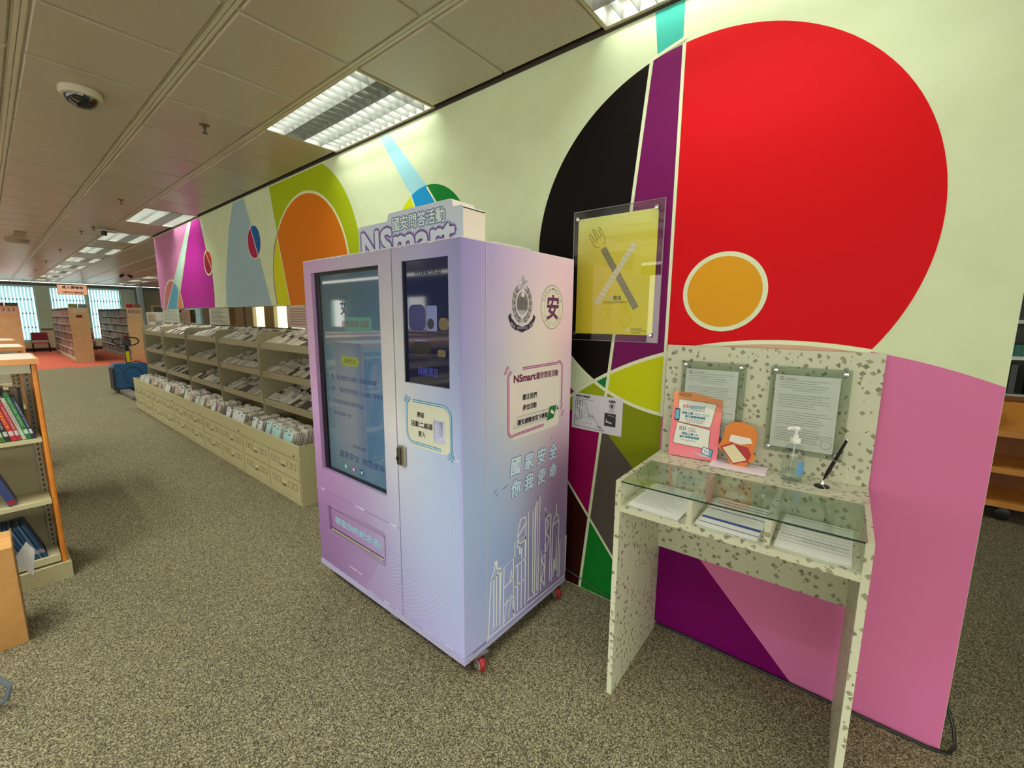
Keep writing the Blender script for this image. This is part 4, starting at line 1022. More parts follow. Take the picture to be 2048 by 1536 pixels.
put_text(lb, 'academy', LF, .08, .131, .112, .140, d=.0012, mi=4); put_text(lb, '入門教室', LF, .078, .119, .112, .128, d=.0012, mi=4)
put_text(lb, '彈指上網 101', LF, .053, .103, .125, .114, d=.0012, mi=3, bold=.0004); put_text(lb, '藝文康體樣樣識', LF, .045, .088, .13, .099, d=.0012, mi=3, bold=.0004); put_text(lb, 'New Angles @ 101', LF, .052, .074, .118, .082, d=.0012, mi=4)
lb.build('printed_panels', [mat('leaf_cream', (232,234,222), .5), mat('leaf_line', (150,84,84), .5), mat('leaf_pink', (214,88,110), .5), mat('leaf_blue', (44,130,168), .5), mat('leaf_ink', (70,70,76), .5)], leaf)
lp = MB(); lp.flat([(.11,.028),(.15,.014),(.19,.016),(.155,.030)], LF, .001, 0); lp.flat([(.144,.03),(.19,.017),(.196,.052),(.15,.062)], LF, .0012, 1); lp.flat([(.147,.033),(.175,.024),(.18,.052),(.152,.059)], LF, .0015, 2); lp.flat([(.176,.024),(.188,.02),(.192,.05),(.182,.052)], LF, .0015, 3)
rr = circ(.164,.042,.006,16); lp.ribbon(rr+rr[:2], .002, LF, .0018, 4)
lp.flat(rrect(.012,.165,.036,.222,.004), LF, .001, 1); lp.flat(rrect(.015,.172,.033,.216,.002), LF, .0014, 3)
rr = circ(.027,.289,.006,14); lp.ribbon(rr+rr[:2], .003, LF, .001, 5); put_text(lp, '康樂及文化事務署', LF, .037, .289, .08, .2945, d=.001, mi=6); put_text(lp, 'Leisure and Cultural Services', LF, .037, .282, .08, .2865, d=.001, mi=6)
lp.build('printed_devices', [mat('laptop_grey', (206,196,204), .5), mat('device_dark', (52,56,78), .5), mat('device_screen', (226,236,240), .5), mat('device_blue', (110,180,210), .5), mat('leaf_blue2', (60,90,140), .5), mat('leaf_plum', (180,70,110), .5), mat('leaf_brown', (110,60,40), .5)], leaf)
# standee: strip base with plain orange cut-out holding a cream sheet
st = thing('card_standee', (-.365, 2.002, .9655), 'orange and red cut-out card with cream sheet on a pale pink strip', 'card stand', rz=math.radians(2.5), local=True)
MB().box(-.108,.108,-.055,.05,0,.012, bevel=.002).build('base_strip', mat('strip_pink', (236,218,228), .5), st)
SF = frame((0,0,.012), (1,0,0), (0,.10,.995)); 
cut = MB(); o1 = [(-.035,0),(.028,-.0),(.038,.02),(.054,.028),(.062,.052),(.052,.062),(.058,.10),(.060,.14),(.050,.172),(.0,.19),(-.04,.185),(-.066,.16),(-.068,.12),(-.078,.088),(-.088,.072),(-.08,.058),(-.06,.052),(-.04,.02)]
cut.prism(o1, SF, 0, .003); cut.build('cutout_board', mat('cutout_orange', (226,128,44), .5), st)
b = MB(); b.flat([(-.03,.012),(.035,.02),(.045,.055),(.03,.085),(-.03,.09),(-.06,.075)], SF, .0036, 0); b.flat([(-.078,.07),(-.018,.002),(.038,.03),(-.03,.098)], SF, .0042, 0); b.flat([(-.068,.068),(-.02,.008),(.03,.030),(-.026,.090)], SF, .0046, 1); b.flat([(-.045,.10),(.0,.092),(.045,.105),(.035,.125),(-.04,.13)], SF, .0038, 2)
for k in range(5): b.ribbon([(-.055+.011*k,.068-.011*k+.003),(-.022+.011*k,.084-.011*k)], .0008, SF, .005, 3)
b.build('printed_sheet', [mat('cutout_red', (178,40,40), .5), mat('cutout_cream', (232,222,180), .5), mat('cutout_white', (238,232,220), .5), mat('cutout_line', (190,174,130), .6)], st)
# hand gel bottle
bt = thing('pump_bottle', (-.170, 1.995, .9655), 'clear hand gel bottle with white pump on the desk ledge', 'bottle')
BX, BY, BZ = -.170, 1.995, .9655
bm = glassy('bottle_plastic', (246,249,247), .06, .06)
MB().lathe((BX,BY,BZ), [(.034,0),(.037,.004),(.037,.10),(.036,.115),(.030,.135),(.018,.148),(.0155,.152),(.0155,.158)], 32).build('bottle_body', bm, bt, smooth=True)
MB().lathe((BX,BY,BZ), [(.034,.003),(.0352,.006),(.0352,.040),(.001,.0402)], 32).build('gel', glassy('gel_liquid', (246,250,250), .06), bt, smooth=True)
MB().lathe((BX,BY,BZ), [(.0185,.153),(.019,.155),(.019,.172),(.018,.174),(.010,.176),(.010,.186),(.0065,.188),(.005,.205)], 24).build('pump_collar', mat('pump_white', (236,238,232), .35), bt, smooth=True)
hd = MB(); hd.lathe((BX,BY,BZ+.203), [(.006,0),(.013,.004),(.014,.010),(.010,.016),(.002,.017)], 18); hd.tube([(BX,BY,BZ+.212),(BX-.018,BY-.008,BZ+.213),(BX-.028,BY-.012,BZ+.207)], .005, 10)
hd.build('pump_head', mat('pump_white', (236,238,232), .35), bt, smooth=True)
MB().tube([(BX,BY,BZ+.155),(BX-.002,BY,BZ+.09),(BX-.006,BY,BZ+.008)], .003, 8).build('dip_tube', mat('tube_white', (220,224,222), .4), bt, smooth=True)
lbl = MB()
for (z0, z1, mi) in ((.028,.075,0),(.075,.085,0)):
    vs = []; n = 8
    for k in range(n+1):
        a = math.radians(-62+k*9)
        for z in (z0, z1): vs.append((BX+.0378*math.cos(a), BY+.0378*math.sin(a), BZ+z))
    lbl.add(vs, [(2*k,2*k+2,2*k+3,2*k+1) for k in range(n)], mi)
lbl.build('label_sticker', mat('label_blue', (96,156,204), .5), bt)
# counter pen
pn = thing('desk_pen', (-.068, 1.985, .9655), 'black counter pen leaning in its round black base', 'pen')
PX, PY, PZ = -.068, 1.985, .9655
MB().lathe((PX,PY,PZ), [(.024,0),(.026,.002),(.024,.005),(.012,.008),(.001,.0085)], 32).build('pen_base', black, pn, smooth=True)
MB().lathe((PX,PY,PZ), [(.008,.008),(.0085,.014),(.005,.022),(.004,.026)], 20).build('pen_socket', chrome, pn, smooth=True)
tip = Vector((PX,PY,PZ+.02)); end = Vector((-.008,1.965,1.172)); dv = (end-tip)
pb = MB(); prev = tip
for t0, t1, r0, r1 in ((.05,.2,.0025,.007),(.2,.5,.007,.0065),(.52,.97,.0062,.0048)): pb.cyl(tip+dv*t0, tip+dv*t1, r0, 14, r1)
pb.build('pen_barrel', black, pn, smooth=True)
MB().cyl(tip, tip+dv*.05, .001, 10, .0025).cyl(tip+dv*.5, tip+dv*.52, .0068, 14).cyl(tip+dv*.97, tip+dv*1.0, .004, 10, .002).build('pen_trim', chrome, pn, smooth=True)
cd = MB(); E = end; cd.tube([tuple(E), (-.002,1.975,1.10), (.004,1.985,1.03), (.0,1.99,.985), (.002,1.985,.968), (.022,1.965,.9675), (.005,1.945,.9675), (-.04,1.90,.9675), (-.085,1.885,.9675), (-.10,1.90,.9675), (-.07,1.93,.9675), (-.055,1.955,.9675), (-.065,1.975,.975)], .0009, 6)
cd.build('cord', mat('cord_clear', (222,222,206), .3), pn, smooth=True)

# ================================================================ WALL POSTER + FLOOR PLAN
po = thing('poster', (-1.035, WY, 1.52), 'yellow no eating or drinking poster with crossed fork and knife', 'poster')
PF_ = front(WY-.009)
pyg = gradient([-1.252,-1.06,-.815], [1.52,1.8,2.0,2.13], [[(252,204,72),(252,206,58),(252,214,20)], [(250,206,86),(250,208,70),(252,214,44)], [(250,214,110),(248,212,92),(246,212,66)], [(250,240,160),(248,238,150),(248,238,150)]])
grid_print('poster_sheet', -1.252, -.815, 1.522, 2.127, pyg, PF_, 0, vcol('poster_print', .5), po, (), .0006)
pp = MB()
pp.ribbon([(-1.10,1.965),(-.905,1.655)], .034, PF_, .0008, 0)
pp.ribbon([(-.925,1.975),(-1.13,1.68)], .030, PF_, .0010, 1)
fk = [(-1.165,2.035),(-1.13,1.97),(-1.105,1.955),(-1.085,1.975),(-1.09,1.99),(-1.075,2.01)]
def rotp(pts, cx, cz, ang):
    c_, s_ = math.cos(ang), math.sin(ang); return [(cx+x*c_-y*s_, cz+x*s_+y*c_) for x, y in pts]
ang = math.atan2(.31, -.195)-math.pi/2
head = [(-.014,0),(-.034,.02),(-.036,.09),(-.030,.096),(-.024,.09),(-.022,.045),(-.014,.04),(-.007,.045),(-.006,.10),(0,.106),(.006,.10),(.007,.045),(.014,.04),(.022,.045),(.024,.09),(.030,.096),(.036,.09),(.034,.02),(.014,0)]
pp.ribbon(rotp(head, -1.107, 1.977, ang), .0022, PF_, .001, 2)
for k in range(14):
    a = Vector((-1.10,1.965)).lerp(Vector((-.905,1.655)), k/14); pp.ribbon([(a.x-.01,a.y-.004),(a.x+.012,a.y+.006)], .0018, PF_, .0014, 3)
    a = Vector((-.925,1.975)).lerp(Vector((-1.13,1.68)), k/14); pp.ribbon([(a.x-.01,a.y+.004),(a.x+.01,a.y-.006)], .0018, PF_, .0016, 3)
put_text(pp, '不准', PF_, -1.085, 1.698, -1.035, 1.722, d=.0015, mi=4, bold=.0006); put_text(pp, '飲食', PF_, -1.03, 1.698, -.985, 1.722, d=.0015, mi=2, bold=.0006)
put_text(pp, 'NO', PF_, -1.108, 1.682, -1.09, 1.692, d=.0015, mi=4); put_text(pp, 'EATING/DRINKING', PF_, -1.085, 1.682, -.955, 1.693, d=.0015, mi=2)
put_text(pp, '香港公共圖書館', PF_, -.925, 1.548, -.868, 1.556, d=.0015, mi=5); put_text(pp, 'HONG KONG PUBLIC LIBRARIES', PF_, -.925, 1.54, -.845, 1.5455, d=.0015, mi=5)
for k in range(2): pp.ribbon([(-.925,1.534-.005*k),(-.875,1.534-.005*k)], .0015, PF_, .0015, 5)
pp.flat(circ(-.942,1.547,.010,20), PF_, .0012, 4)
pp.build('printed_design', [mat('poster_grey', (150,146,104), .5), mat('poster_white', (248,240,196), .5), mat('poster_olive', (110,104,54), .5), mat('poster_pat', (186,180,130), .5), mat('poster_pale', (238,232,190), .5), mat('poster_ink', (70,62,24), .5)], po)
MB().box(-1.272,-.782,WY-.022,WY-.016,1.488,2.162).build('acrylic_cover', glassy('poster_acrylic', (249,250,249), .05), po)
ed = MB(); ac_e = mat('acrylic_edge', (150,146,150), .3)
for a in ((-1.274,-1.272,1.488,2.162),(-.782,-.780,1.488,2.162)): ed.box(a[0],a[1],WY-.023,WY-.015,a[2],a[3])
ed.box(-1.274,-.780,WY-.023,WY-.015,2.162,2.164).box(-1.274,-.780,WY-.023,WY-.015,1.486,1.488); ed.build('acrylic_edges', ac_e, po)
for x in (-1.247,-.818):
    for z in (1.522,2.128): MB().lathe((x,WY-.032,z), [(.002,-.001),(.010,0),(.011,.003),(.011,.010),(.007,.011),(.007,.03)], 20, axis='y').build('standoff_bolt', chrome, po, smooth=True)
fp = thing('floor_plan_notice', (-1.105, WY, .977), 'white paper floor plan notice with heart symbol taped on the wall', 'notice')
ft = math.radians(-0.6); FP = frame((-1.262, WY-.0035, .979), (math.cos(ft),0,math.sin(ft)), (-math.sin(ft),0,math.cos(ft))); fw, fh = .308, .207
MB().prism([(0,0),(fw,0),(fw,fh),(0,fh)], FP, -.0008, 0).build('sheet', mat('notice_paper', (214,214,222), .55), fp)
b = MB(); b.ribbon([(.018,.018),(.02,.165),(.03,.168)], .0022, FP, .0005); b.ribbon([(.018,.018),(.205,.012)], .0022, FP, .0005)
b.ribbon(arc(.05,.125,.045,90,10,14,.04)+[(.10,.11)]+arc(.16,.07,.045,170,90,8,.025)[:4]+[(.135,.085),(.155,.06),(.163,.045),(.168,.030),(.185,.03),(.20,.018),(.205,.012)], .0022, FP, .0005)
for (x, y, w_, h_) in ((.02,.145,.012,.02),(.034,.14,.012,.026),(.05,.135,.014,.028),(.02,.118,.012,.016),(.034,.108,.016,.016),(.02,.055,.012,.018),(.034,.048,.014,.014),(.05,.062,.014,.05),(.105,.068,.028,.024),(.165,.026,.02,.010),(.178,.012,.014,.014)):
    b.ribbon([(x,y),(x+w_,y),(x+w_,y+h_),(x,y+h_),(x,y)], .0016, FP, .0005)
put_text(b, '香港中央圖書館', FP, .022, .186, .11, .196, d=.0005, bold=.0006); put_text(b, 'Hong Kong Central Library', FP, .02, .177, .105, .183, d=.0005); put_text(b, '自動體外心臟除顫器  位置圖', FP, .02, .1705, .13, .176, d=.0005)
put_text(b, 'AED', FP, .225, .178, .266, .19, d=.0005, bold=.0012)
b.ribbon(arc(.245,.158,.014,0,360,20), .003, FP, .0005); b.flat([(.245,.146),(.236,.158),(.238,.165),(.242,.166),(.245,.162),(.248,.166),(.252,.165),(.254,.158)], FP, .0006)
put_text(b, '心臟除顫器', FP, .225, .131, .265, .137, d=.0005); b.ribbon([(.225,.126),(.265,.126)], .0015, FP, .0005)
for (x, y) in ((.08,.10),(.08,.04),(.10,.04),(.12,.04),(.09,.075)): b.flat(circ(x,y,.0025,8), FP, .0005)
b.build('plan_drawing', ink, fp)
ph = MB(); ph.flat([(.205,.045),(.272,.045),(.272,.118),(.205,.118)], FP, .0005, 0); ph.flat([(.212,.065),(.25,.06),(.25,.068),(.22,.074),(.218,.09)], FP, .0008, 1); ph.flat([(.22,.105),(.268,.098),(.268,.104),(.23,.112)], FP, .0008, 2); ph.flat([(.235,.07),(.245,.07),(.245,.085),(.235,.085)], FP, .001, 0)
ph.build('small_photograph', [mat('photo_dark', (44,44,46), .5), mat('photo_light', (190,190,190), .5), mat('photo_mid', (120,120,122), .5)], fp)

# ================================================================ CEILING FITTINGS
dc = thing('dome_camera', (-3.976,.547,CE), 'white dome security camera on the ceiling', 'security camera')
MB().lathe((-3.976,.547,CE), [(.098,0),(.104,-.008),(.104,-.034),(.096,-.044),(.082,-.048)], 32).build('camera_base', mat('camera_cream', (196,188,166), .4), dc, smooth=True)
MB().lathe((-3.976,.547,CE), [(.080,-.047),(.077,-.062),(.064,-.084),(.040,-.100),(.012,-.106),(.001,-.1065)], 32).build('camera_dome', mat('smoked_dome', (14,12,14), .06, spec=.8), dc, smooth=True)
def sprinkler(x, y, lab):
    t = thing('sprinkler', (x, y, CE), lab, 'sprinkler', 'ceiling sprinklers')
    MB().lathe((x,y,CE), [(.034,0),(.034,-.004),(.020,-.010),(.010,-.014)], 20).build('escutcheon', mat('sprinkler_brass', (120,104,76), .35, metal=.7), t, smooth=True)
    b = MB(); b.cyl((x,y,CE-.012),(x,y,CE-.028),.008,10); b.cyl((x-.012,y,CE-.028),(x-.009,y,CE-.055),.003,6); b.cyl((x+.012,y,CE-.028),(x+.009,y,CE-.055),.003,6); b.cyl((x,y,CE-.055),(x,y,CE-.058),.020,14)
    b.build('sprinkler_head', mat('sprinkler_dark', (78,66,52), .35, metal=.7), t); return t
SPL = [(-3.944,1.20,'nearest ceiling sprinkler, between dome camera and kiosk light'),(-7.2,1.23,'second ceiling sprinkler from the kiosk, left of the pink wall end light'),(-9.72,1.28,'ceiling sprinkler beside the small bracket'),(-10.38,1.21,'ceiling sprinkler just beyond the bracketed one'),(-13.64,1.22,'fifth ceiling sprinkler along the aisle'),(-16.9,1.22,'sixth ceiling sprinkler along the aisle'),(-20.38,1.22,'far ceiling sprinkler above the red carpet edge'),(-23.4,1.23,'farthest but one ceiling sprinkler'),(-26.2,1.2,'farthest ceiling sprinkler by the windows'),(-26.9,5.1,'ceiling sprinkler near the pale blue column')]
for a in SPL: sprinkler(*a)
tag(MB().lathe((-12.6,.57,CE), [(.16,0),(.16,-.03),(.12,-.055),(.02,-.06)], 24).build('smoke_detector', mat('detector_tan', (176,158,136), .5), smooth=True), 'round tan smoke detector on the ceiling at far left', 'smoke detector')
tag(MB().box(-11.9,-11.3,.5,.64,CE-.018,CE).build('ceiling_plate', mat('plate_tan', (150,132,110), .5)), 'flat tan plate on the ceiling beside the smoke detector', 'plate')
b = thing('ceiling_bracket', (-9.9,1.45,CE), 'small white bracket lamp hung by the far ceiling sprinkler', 'bracket')
MB().box(-9.98,-9.78,1.34,1.58,CE-.03,CE-.01).build('bracket_plate', mat('bracket_white', (190,186,166), .4), b); MB().cyl((-9.86,1.42,CE-.035),(-9.86,1.42,CE-.10),.035,14).build('bracket_head', black, b, smooth=True)
b = thing('ceiling_spotlight', (-19.6,3.2,CE), 'dark twin ceiling spotlight before the far windows', 'spotlight')
MB().box(-19.72,-19.5,3.12,3.34,CE-.03,CE).build('spot_plate', mat('bracket_white', (190,186,166), .4), b); MB().cyl((-19.6,3.17,CE-.03),(-19.55,3.08,CE-.12),.05,12).cyl((-19.6,3.29,CE-.03),(-19.55,3.38,CE-.12),.05,12).build('spot_head', black, b, smooth=True)
# hanging sign
hs = thing('hanging_sign', (-19,1.835,2.22), 'salmon hanging section sign with dark lettering in front of the windows', 'sign')
MB().box(-19.02,-19,1.51,2.17,2.215,2.515).build('sign_border', mat('sign_brown', (120,70,50), .5), hs)
HF = side(-19); MB().flat([(1.52,2.225),(2.16,2.225),(2.16,2.505),(1.52,2.505)], HF, .001).build('sign_panel', mat('sign_salmon', (244,182,150), .5), hs)
b = MB(); put_text(b, '成人圖書館', HF, 1.62, 2.40, 2.08, 2.475, d=.003, bold=.003); put_text(b, 'ADULT LIBRARY', HF, 1.63, 2.265, 2.09, 2.31, d=.003, bold=.003); b.build('lettering', ink, hs)
MB().cyl((-19.01,1.6,2.515),(-19.01,1.6,CE),.004,6).cyl((-19.01,2.08,2.515),(-19.01,2.08,CE),.004,6).build('hanging_wire', steel, hs)

# ================================================================ DRAWER CABINETS + PAMPHLET RACKS
ORDN2 = ['nearest rack', 'second rack', 'middle rack', 'fourth rack', 'farthest rack']
ORDW = ['first','second','third','fourth','fifth','sixth','seventh','eighth','ninth','tenth','eleventh','twelfth','thirteenth','fourteenth']+['%dth' % k for k in range(15, 90)]
for _k in (21,31,41,51,61): ORDW[_k-1] = '%dst' % _k; ORDW[_k] = '%dnd' % (_k+1); ORDW[_k+1] = '%drd' % (_k+2)
ORDN = ['nearest the kiosk', 'second from the kiosk', 'middle one of the five', 'fourth from the kiosk', 'farthest, beside the pallet truck']
cab_line = mat('cabinet_groove', (110,102,72), .6)
def make_cabinet():
    W = 1.25
    t = thing('drawer_cabinet', (0,0,0), '', 'cabinet', 'low beige drawer cabinets under the racks')
    b = MB()   # carcass: open tray on top, local x -W..0, y 0..0.54
    b.box(-W+.001,-.001,.004,.54,.0,.03); b.box(-W+.001,-W+.013,.0,.54,.03,.53); b.box(-.013,-.001,.0,.54,.03,.53); b.box(-W+.013,-.013,.02,.54,.03,.40)
    b.box(-W+.013,-.013,.0,.012,.405,.53); b.box(-W+.013,-.013,.52,.54,.40,.53)
    b.build('carcass', beige, t)
    MB().box(-W,0,-.003,.003,.527,.533).build('front_rim', mat('cabinet_rim', (206,200,160), .4), t)
    MB().box(-W+.013,-.013,.001,.004,.015,.038).build('kick_strip', beige, t)
    for r_, (z0, z1) in enumerate(((.042,.218),(.222,.398))):
        for c_ in range(2):
            x1 = -.016-c_*.612; x0 = x1-.606
            d = MB().box(x0+.003,x1-.003,-.003,.02,z0+.002,z1-.002).build('drawer', beige, t)
            MB().box((x0+x1)/2-.035,(x0+x1)/2+.035,-.012,-.003,(z0+z1)/2-.012,(z0+z1)/2-.002).build('drawer_pull', mat('pull_dark', (86,78,60), .4), d)
            MB().box((x0+x1)/2-.022,(x0+x1)/2+.022,-.0045,-.003,(z0+z1)/2+.008,(z0+z1)/2+.03).build('drawer_tag', mat('tag_cream', (216,206,160), .5), d)
            for dx in (-.21,-.115,.115,.21):
                X = (x0+x1)/2+dx; Zc = (z0+z1)/2+.018; lb_ = MB()
                for (a0, a1, c0, c1) in ((-.035,.035,.024,.028),(-.035,.035,-.028,-.024),(-.035,-.031,-.024,.024),(.031,.035,-.024,.024)): lb_.box(X+a0,X+a1,-.005,-.003,Zc+c0,Zc+c1)
                lb_.build('label_frame', mat('label_frame_metal', (128,116,84), .4), d)
    g = MB()
    for k in range(3): g.box(-.02-k*.605-.002,-.02-k*.605+.002,-.0025,.0,.042,.4)
    MB().cyl((-.1,-.008,.43),(-.1,.0,.43),.008,10).build('lock', mat('pull_dark', (86,78,60), .4), t)
    return t
rack_m = noisy('rack_beige', (158,150,122), (166,158,130), 30, rough=.5)
def make_rack():
    W = 1.25; t = thing('pamphlet_rack', (0,0,0), '', 'rack', 'beige pamphlet racks along the wall')
    # local: y 0 = divider front (world 1.76), back y=.32 ; x -W..0 ; z absolute
    def divider(x0, x1):
        p = [(.0,.5335),(.33,.5335),(.33,1.44),(.10,1.44)]+arc(.045,1.37,.07,90,180,8)+[(-.02,.9)]
        F = frame((x0,0,0), (0,1,0), (0,0,1)); b = MB(); b.prism(p, F, 0, x1-x0); b.build('divider', rack_m, t)
    divider(-.010, -.0005); divider(-W+.0005, -W+.010)
    for z in (1.30, 1.01, .72):
        b = MB(); b.add([(-W+.011,.01,z),(-.011,.01,z),(-.011,.31,z+.10),(-W+.011,.31,z+.10),(-W+.011,.01,z+.012),(-.011,.01,z+.012),(-.011,.31,z+.112),(-W+.011,.31,z+.112)], [(0,3,2,1),(4,5,6,7),(0,1,5,4),(1,2,6,5),(2,3,7,6),(3,0,4,7)])
        sh = b.build('shelf', rack_m, t); MB().box(-W+.011,-.011,.002,.010,z-.022,z+.045).build('shelf_lip', rack_m, sh)
    MB().box(-W+.011,-.011,.315,.33,.5335,1.45).build('back_panel', mat('rack_back', (120,112,90), .6), t)
    return t
cab0 = make_cabinet(); rack0 = make_rack()
for i in range(5):
    X = -3.54-1.25*i
    o = cab0 if i == 0 else copy_tree(cab0); o.location = (X, 1.54, 0); o['label'] = 'low beige metal drawer cabinet under the racks, ' + ORDN[i]
    o = rack0 if i == 0 else copy_tree(rack0); o.location = (X+.03, 1.755, 0); o['label'] = 'beige three shelf pamphlet rack on the cabinets, ' + ORDN[i]
papers = [mat('pamphlet_%d' % k, c_, .6) for k, c_ in enumerate([(230,226,214),(212,206,194),(236,234,226),(190,182,168),(214,216,210)])]
pink_p = mat('pamphlet_dark', (96,84,76), .6)
stacks = []
def make_stack(seed):
    rnd = random.Random(seed); b = MB()
    for k in range(5):
        y = .02+.052*k; z = .012+.0155*k
        w_ = .0405+rnd.uniform(-.003,.0015); M = Matrix.Translation((rnd.uniform(-.003,.003), y, z)) @ Matrix.Rotation(math.radians(rnd.uniform(22,34)), 4, 'X') @ Matrix.Rotation(math.radians(rnd.uniform(-5,5)), 4, 'Z')
        for q in range(3): b.box(-w_, w_, 0, .10, .006*q, .006*q+.0042, mi=(rnd.choice([0,0,0,0,0,1,1,2]) if q == 2 else 0), M=M)
        if rnd.random() < .4: b.ribbon([(-.025,.03),(.025,.03)], .012, (lambda M_: (lambda x, y2, d=0: M_ @ Vector((x, y2, .0165))))(M), 0, 2 if rnd.random() < .3 else 1)
    me = bpy.data.meshes.new('leaflet_stack'); me.from_pydata(b.v, [], b.f); me.update()
    for m_ in (papers[seed % 3], papers[3], pink_p): me.materials.append(m_)
    for p, mi in zip(me.polygons, b.m): p.material_index = mi
    return me
stacks = [make_stack(k) for k in range(8)]
SHN = ['top', 'middle', 'bottom']; rnd = random.Random(5)
for i in range(5):
    X = -3.51-1.25*i
    for s_, z in enumerate((1.30, 1.01, .72)):
        for k in range(14):
            if rnd.random() < .04: continue
            if X-.06-.0868*k > -3.78: continue
            o = bpy.data.objects.new('leaflet_stack', rnd.choice(stacks)); COL.objects.link(o)
            o.location = (X-.06-.0868*k, 1.755+.012, z+.018); o.rotation_euler = (0, 0, rnd.uniform(-.05,.05)); o.scale = (1, 1, rnd.uniform(.8,1.15))
            g = '%s shelf leaflets of the %s' % (SHN[s_], ORDN2[i])
            tag(o, 'fanned pale leaflets, %s from the left on the %s shelf of the %s' % (ORDW[13-k], SHN[s_], ORDN2[i]), 'leaflets', g)
# upright bundles in the trays
def make_bundle(seed, cover):
    rnd = random.Random(seed); t = thing('leaflet_bundle', (0,0,0), '', 'leaflets')
    b = MB(); n = 16
    for k in range(1, n):
        M = Matrix.Translation((rnd.uniform(-.002,.002), .014*k, 0)) @ Matrix.Rotation(math.radians(-14+rnd.uniform(-3,3)), 4, 'X')
        b.box(-.054, .054, 0, .0065, 0, .165+rnd.uniform(-.012,.008), mi=rnd.choice([0,0,1]), M=M)
    tag(b.build('packed_leaflets', [papers[seed % 3], papers[1]], t), kind='stuff')
    M = Matrix.Rotation(math.radians(-16), 4, 'X'); c_ = MB(); c_.box(-.055,.055,-.003,.004,0,.168, M=M); c_.build('cover_leaflet', cover, t)
    F = frame(M @ Vector((0,-.0035,0)), (1,0,0), M.to_3x3() @ Vector((0,0,1))); d = MB(); d.flat(rrect(-.03,.140,.0,.152,.004), F, .001); d.flat([(-.04,.03),(.04,.03),(.04,.034),(-.04,.034)], F, .001); d.build('cover_mark', ink, t)
    return t
covers = [mat('cover_aqua', (186,222,222), .5), mat('cover_white', (222,226,222), .5), mat('cover_rose', (206,178,168), .5), mat('cover_ivory', (216,212,188), .5)]
protos = [make_bundle(k, covers[k]) for k in range(4)]; used = [False]*4
POSN = ['first','second','third','fourth','fifth','sixth','seventh','eighth','ninth']
for i in range(5):
    X = -3.54-1.25*i
    for k in range(9):
        if (i, k) in ((1,6),(1,0),(2,5),(3,3),(0,0),(0,1)): continue
        q = 0 if (i == 0 and k < 7) else rnd.choice((1,1,2,3,3,0) if i == 2 else (1,1,3,2))
        o = protos[q] if not used[q] else copy_tree(protos[q]); used[q] = True
        o.location = (X-.085-.135*k, 1.585+rnd.uniform(0,.05), .40+rnd.uniform(.0,.02)); o.rotation_euler = (0, 0, rnd.uniform(-.12,.12))
        o['label'] = '%s upright bundle, %s from the left in the tray below the %s' % (('aqua fronted','white','rose fronted','ivory')[q], POSN[8-k], ORDN2[i]); o['group'] = 'upright leaflet bundles in the cabinet trays'

# ================================================================ PALLET TRUCK
pj = thing('pallet_truck', (-11.9,1.83,0), 'blue powered pallet truck with black loop handle at the cabinet end', 'pallet truck')
blue = noisy('truck_blue', (40,84,124), (48,96,138), 12, rough=.4)
PS = side(-11.8)
bb = MB(); bb.prism(rrect(1.565,.10,2.13,.61,.07), side(-12.15), 0, .35); bb.build('motor_cover', blue, pj)
b = MB(); rr = arc(1.86,.36,.15,0,360,40,.17); b.ribbon(rr, .014, PS, .002); b.ribbon(arc(1.86,.36,.10,200,340,16,.12), .008, PS, .002)
for (y, z) in ((1.62,.40),(1.66,.55),(1.72,.53),(1.60,.30),(1.66,.22),(1.74,.19),(1.70,.47)): b.flat(circ(y,z,.014,8,.008), PS, .002)
b.build('cover_mark', mat('truck_dark_blue', (22,40,64), .5), pj)
MB().box(-12.17,-11.78,1.60,2.10,.03,.11).box(-12.17,-11.77,1.545,1.566,.08,.52).build('chassis', mat('truck_black', (24,24,28), .5), pj)
for y in (1.62, 2.02): MB().add([(-11.78,y,.03),(-11.78,y+.16,.03),(-11.78,y+.16,.085),(-11.78,y,.085),(-10.65,y+.02,.02),(-10.65,y+.14,.02),(-10.65,y+.14,.07),(-10.65,y+.02,.07)], [(0,1,2,3),(7,6,5,4),(0,4,5,1),(1,5,6,2),(2,6,7,3),(3,7,4,0)]).build('fork', mat('fork_grey', (120,110,104), .4), pj)
MB().add([(-11.95,1.79,.6),(-11.95,1.87,.6),(-11.89,1.87,.6),(-11.89,1.79,.6),(-11.95,1.80,.98),(-11.95,1.86,.98),(-11.89,1.86,.98),(-11.89,1.80,.98)], [(0,1,2,3),(7,6,5,4),(0,4,5,1),(1,5,6,2),(2,6,7,3),(3,7,4,0)]).build('steering_arm', black, pj)
MB().box(-11.889,-11.885,1.803,1.858,.63,.86).build('warning_label', mat('label_yellow', (222,206,30), .5), pj)
b = MB(); b.tube([(-11.92,1.80,.99),(-11.92,1.72,.99),(-11.92,1.65,1.03),(-11.92,1.625,1.08),(-11.92,1.66,1.125),(-11.92,1.78,1.14)], .014, 8); b.tube([(-11.92,1.86,.99),(-11.92,1.94,.98),(-11.92,2.02,1.02),(-11.92,2.04,1.08),(-11.92,2.0,1.13),(-11.92,1.88,1.15)], .014, 8)
b.build('loop_handle', black, pj, smooth=True)
MB().box(-11.97,-11.87,1.765,1.905,.97,1.12, bevel=.02).build('control_head', mat('truck_grey', (58,58,62), .5), pj); MB().box(-11.96,-11.88,1.79,1.88,1.12,1.20, bevel=.02).build('control_top', mat('truck_red', (112,36,40), .5), pj)
MB().tube([(-11.9,1.86,.61),(-11.9,1.95,.65),(-11.9,2.06,.61)], .008, 6).build('cable', black, pj, smooth=True)

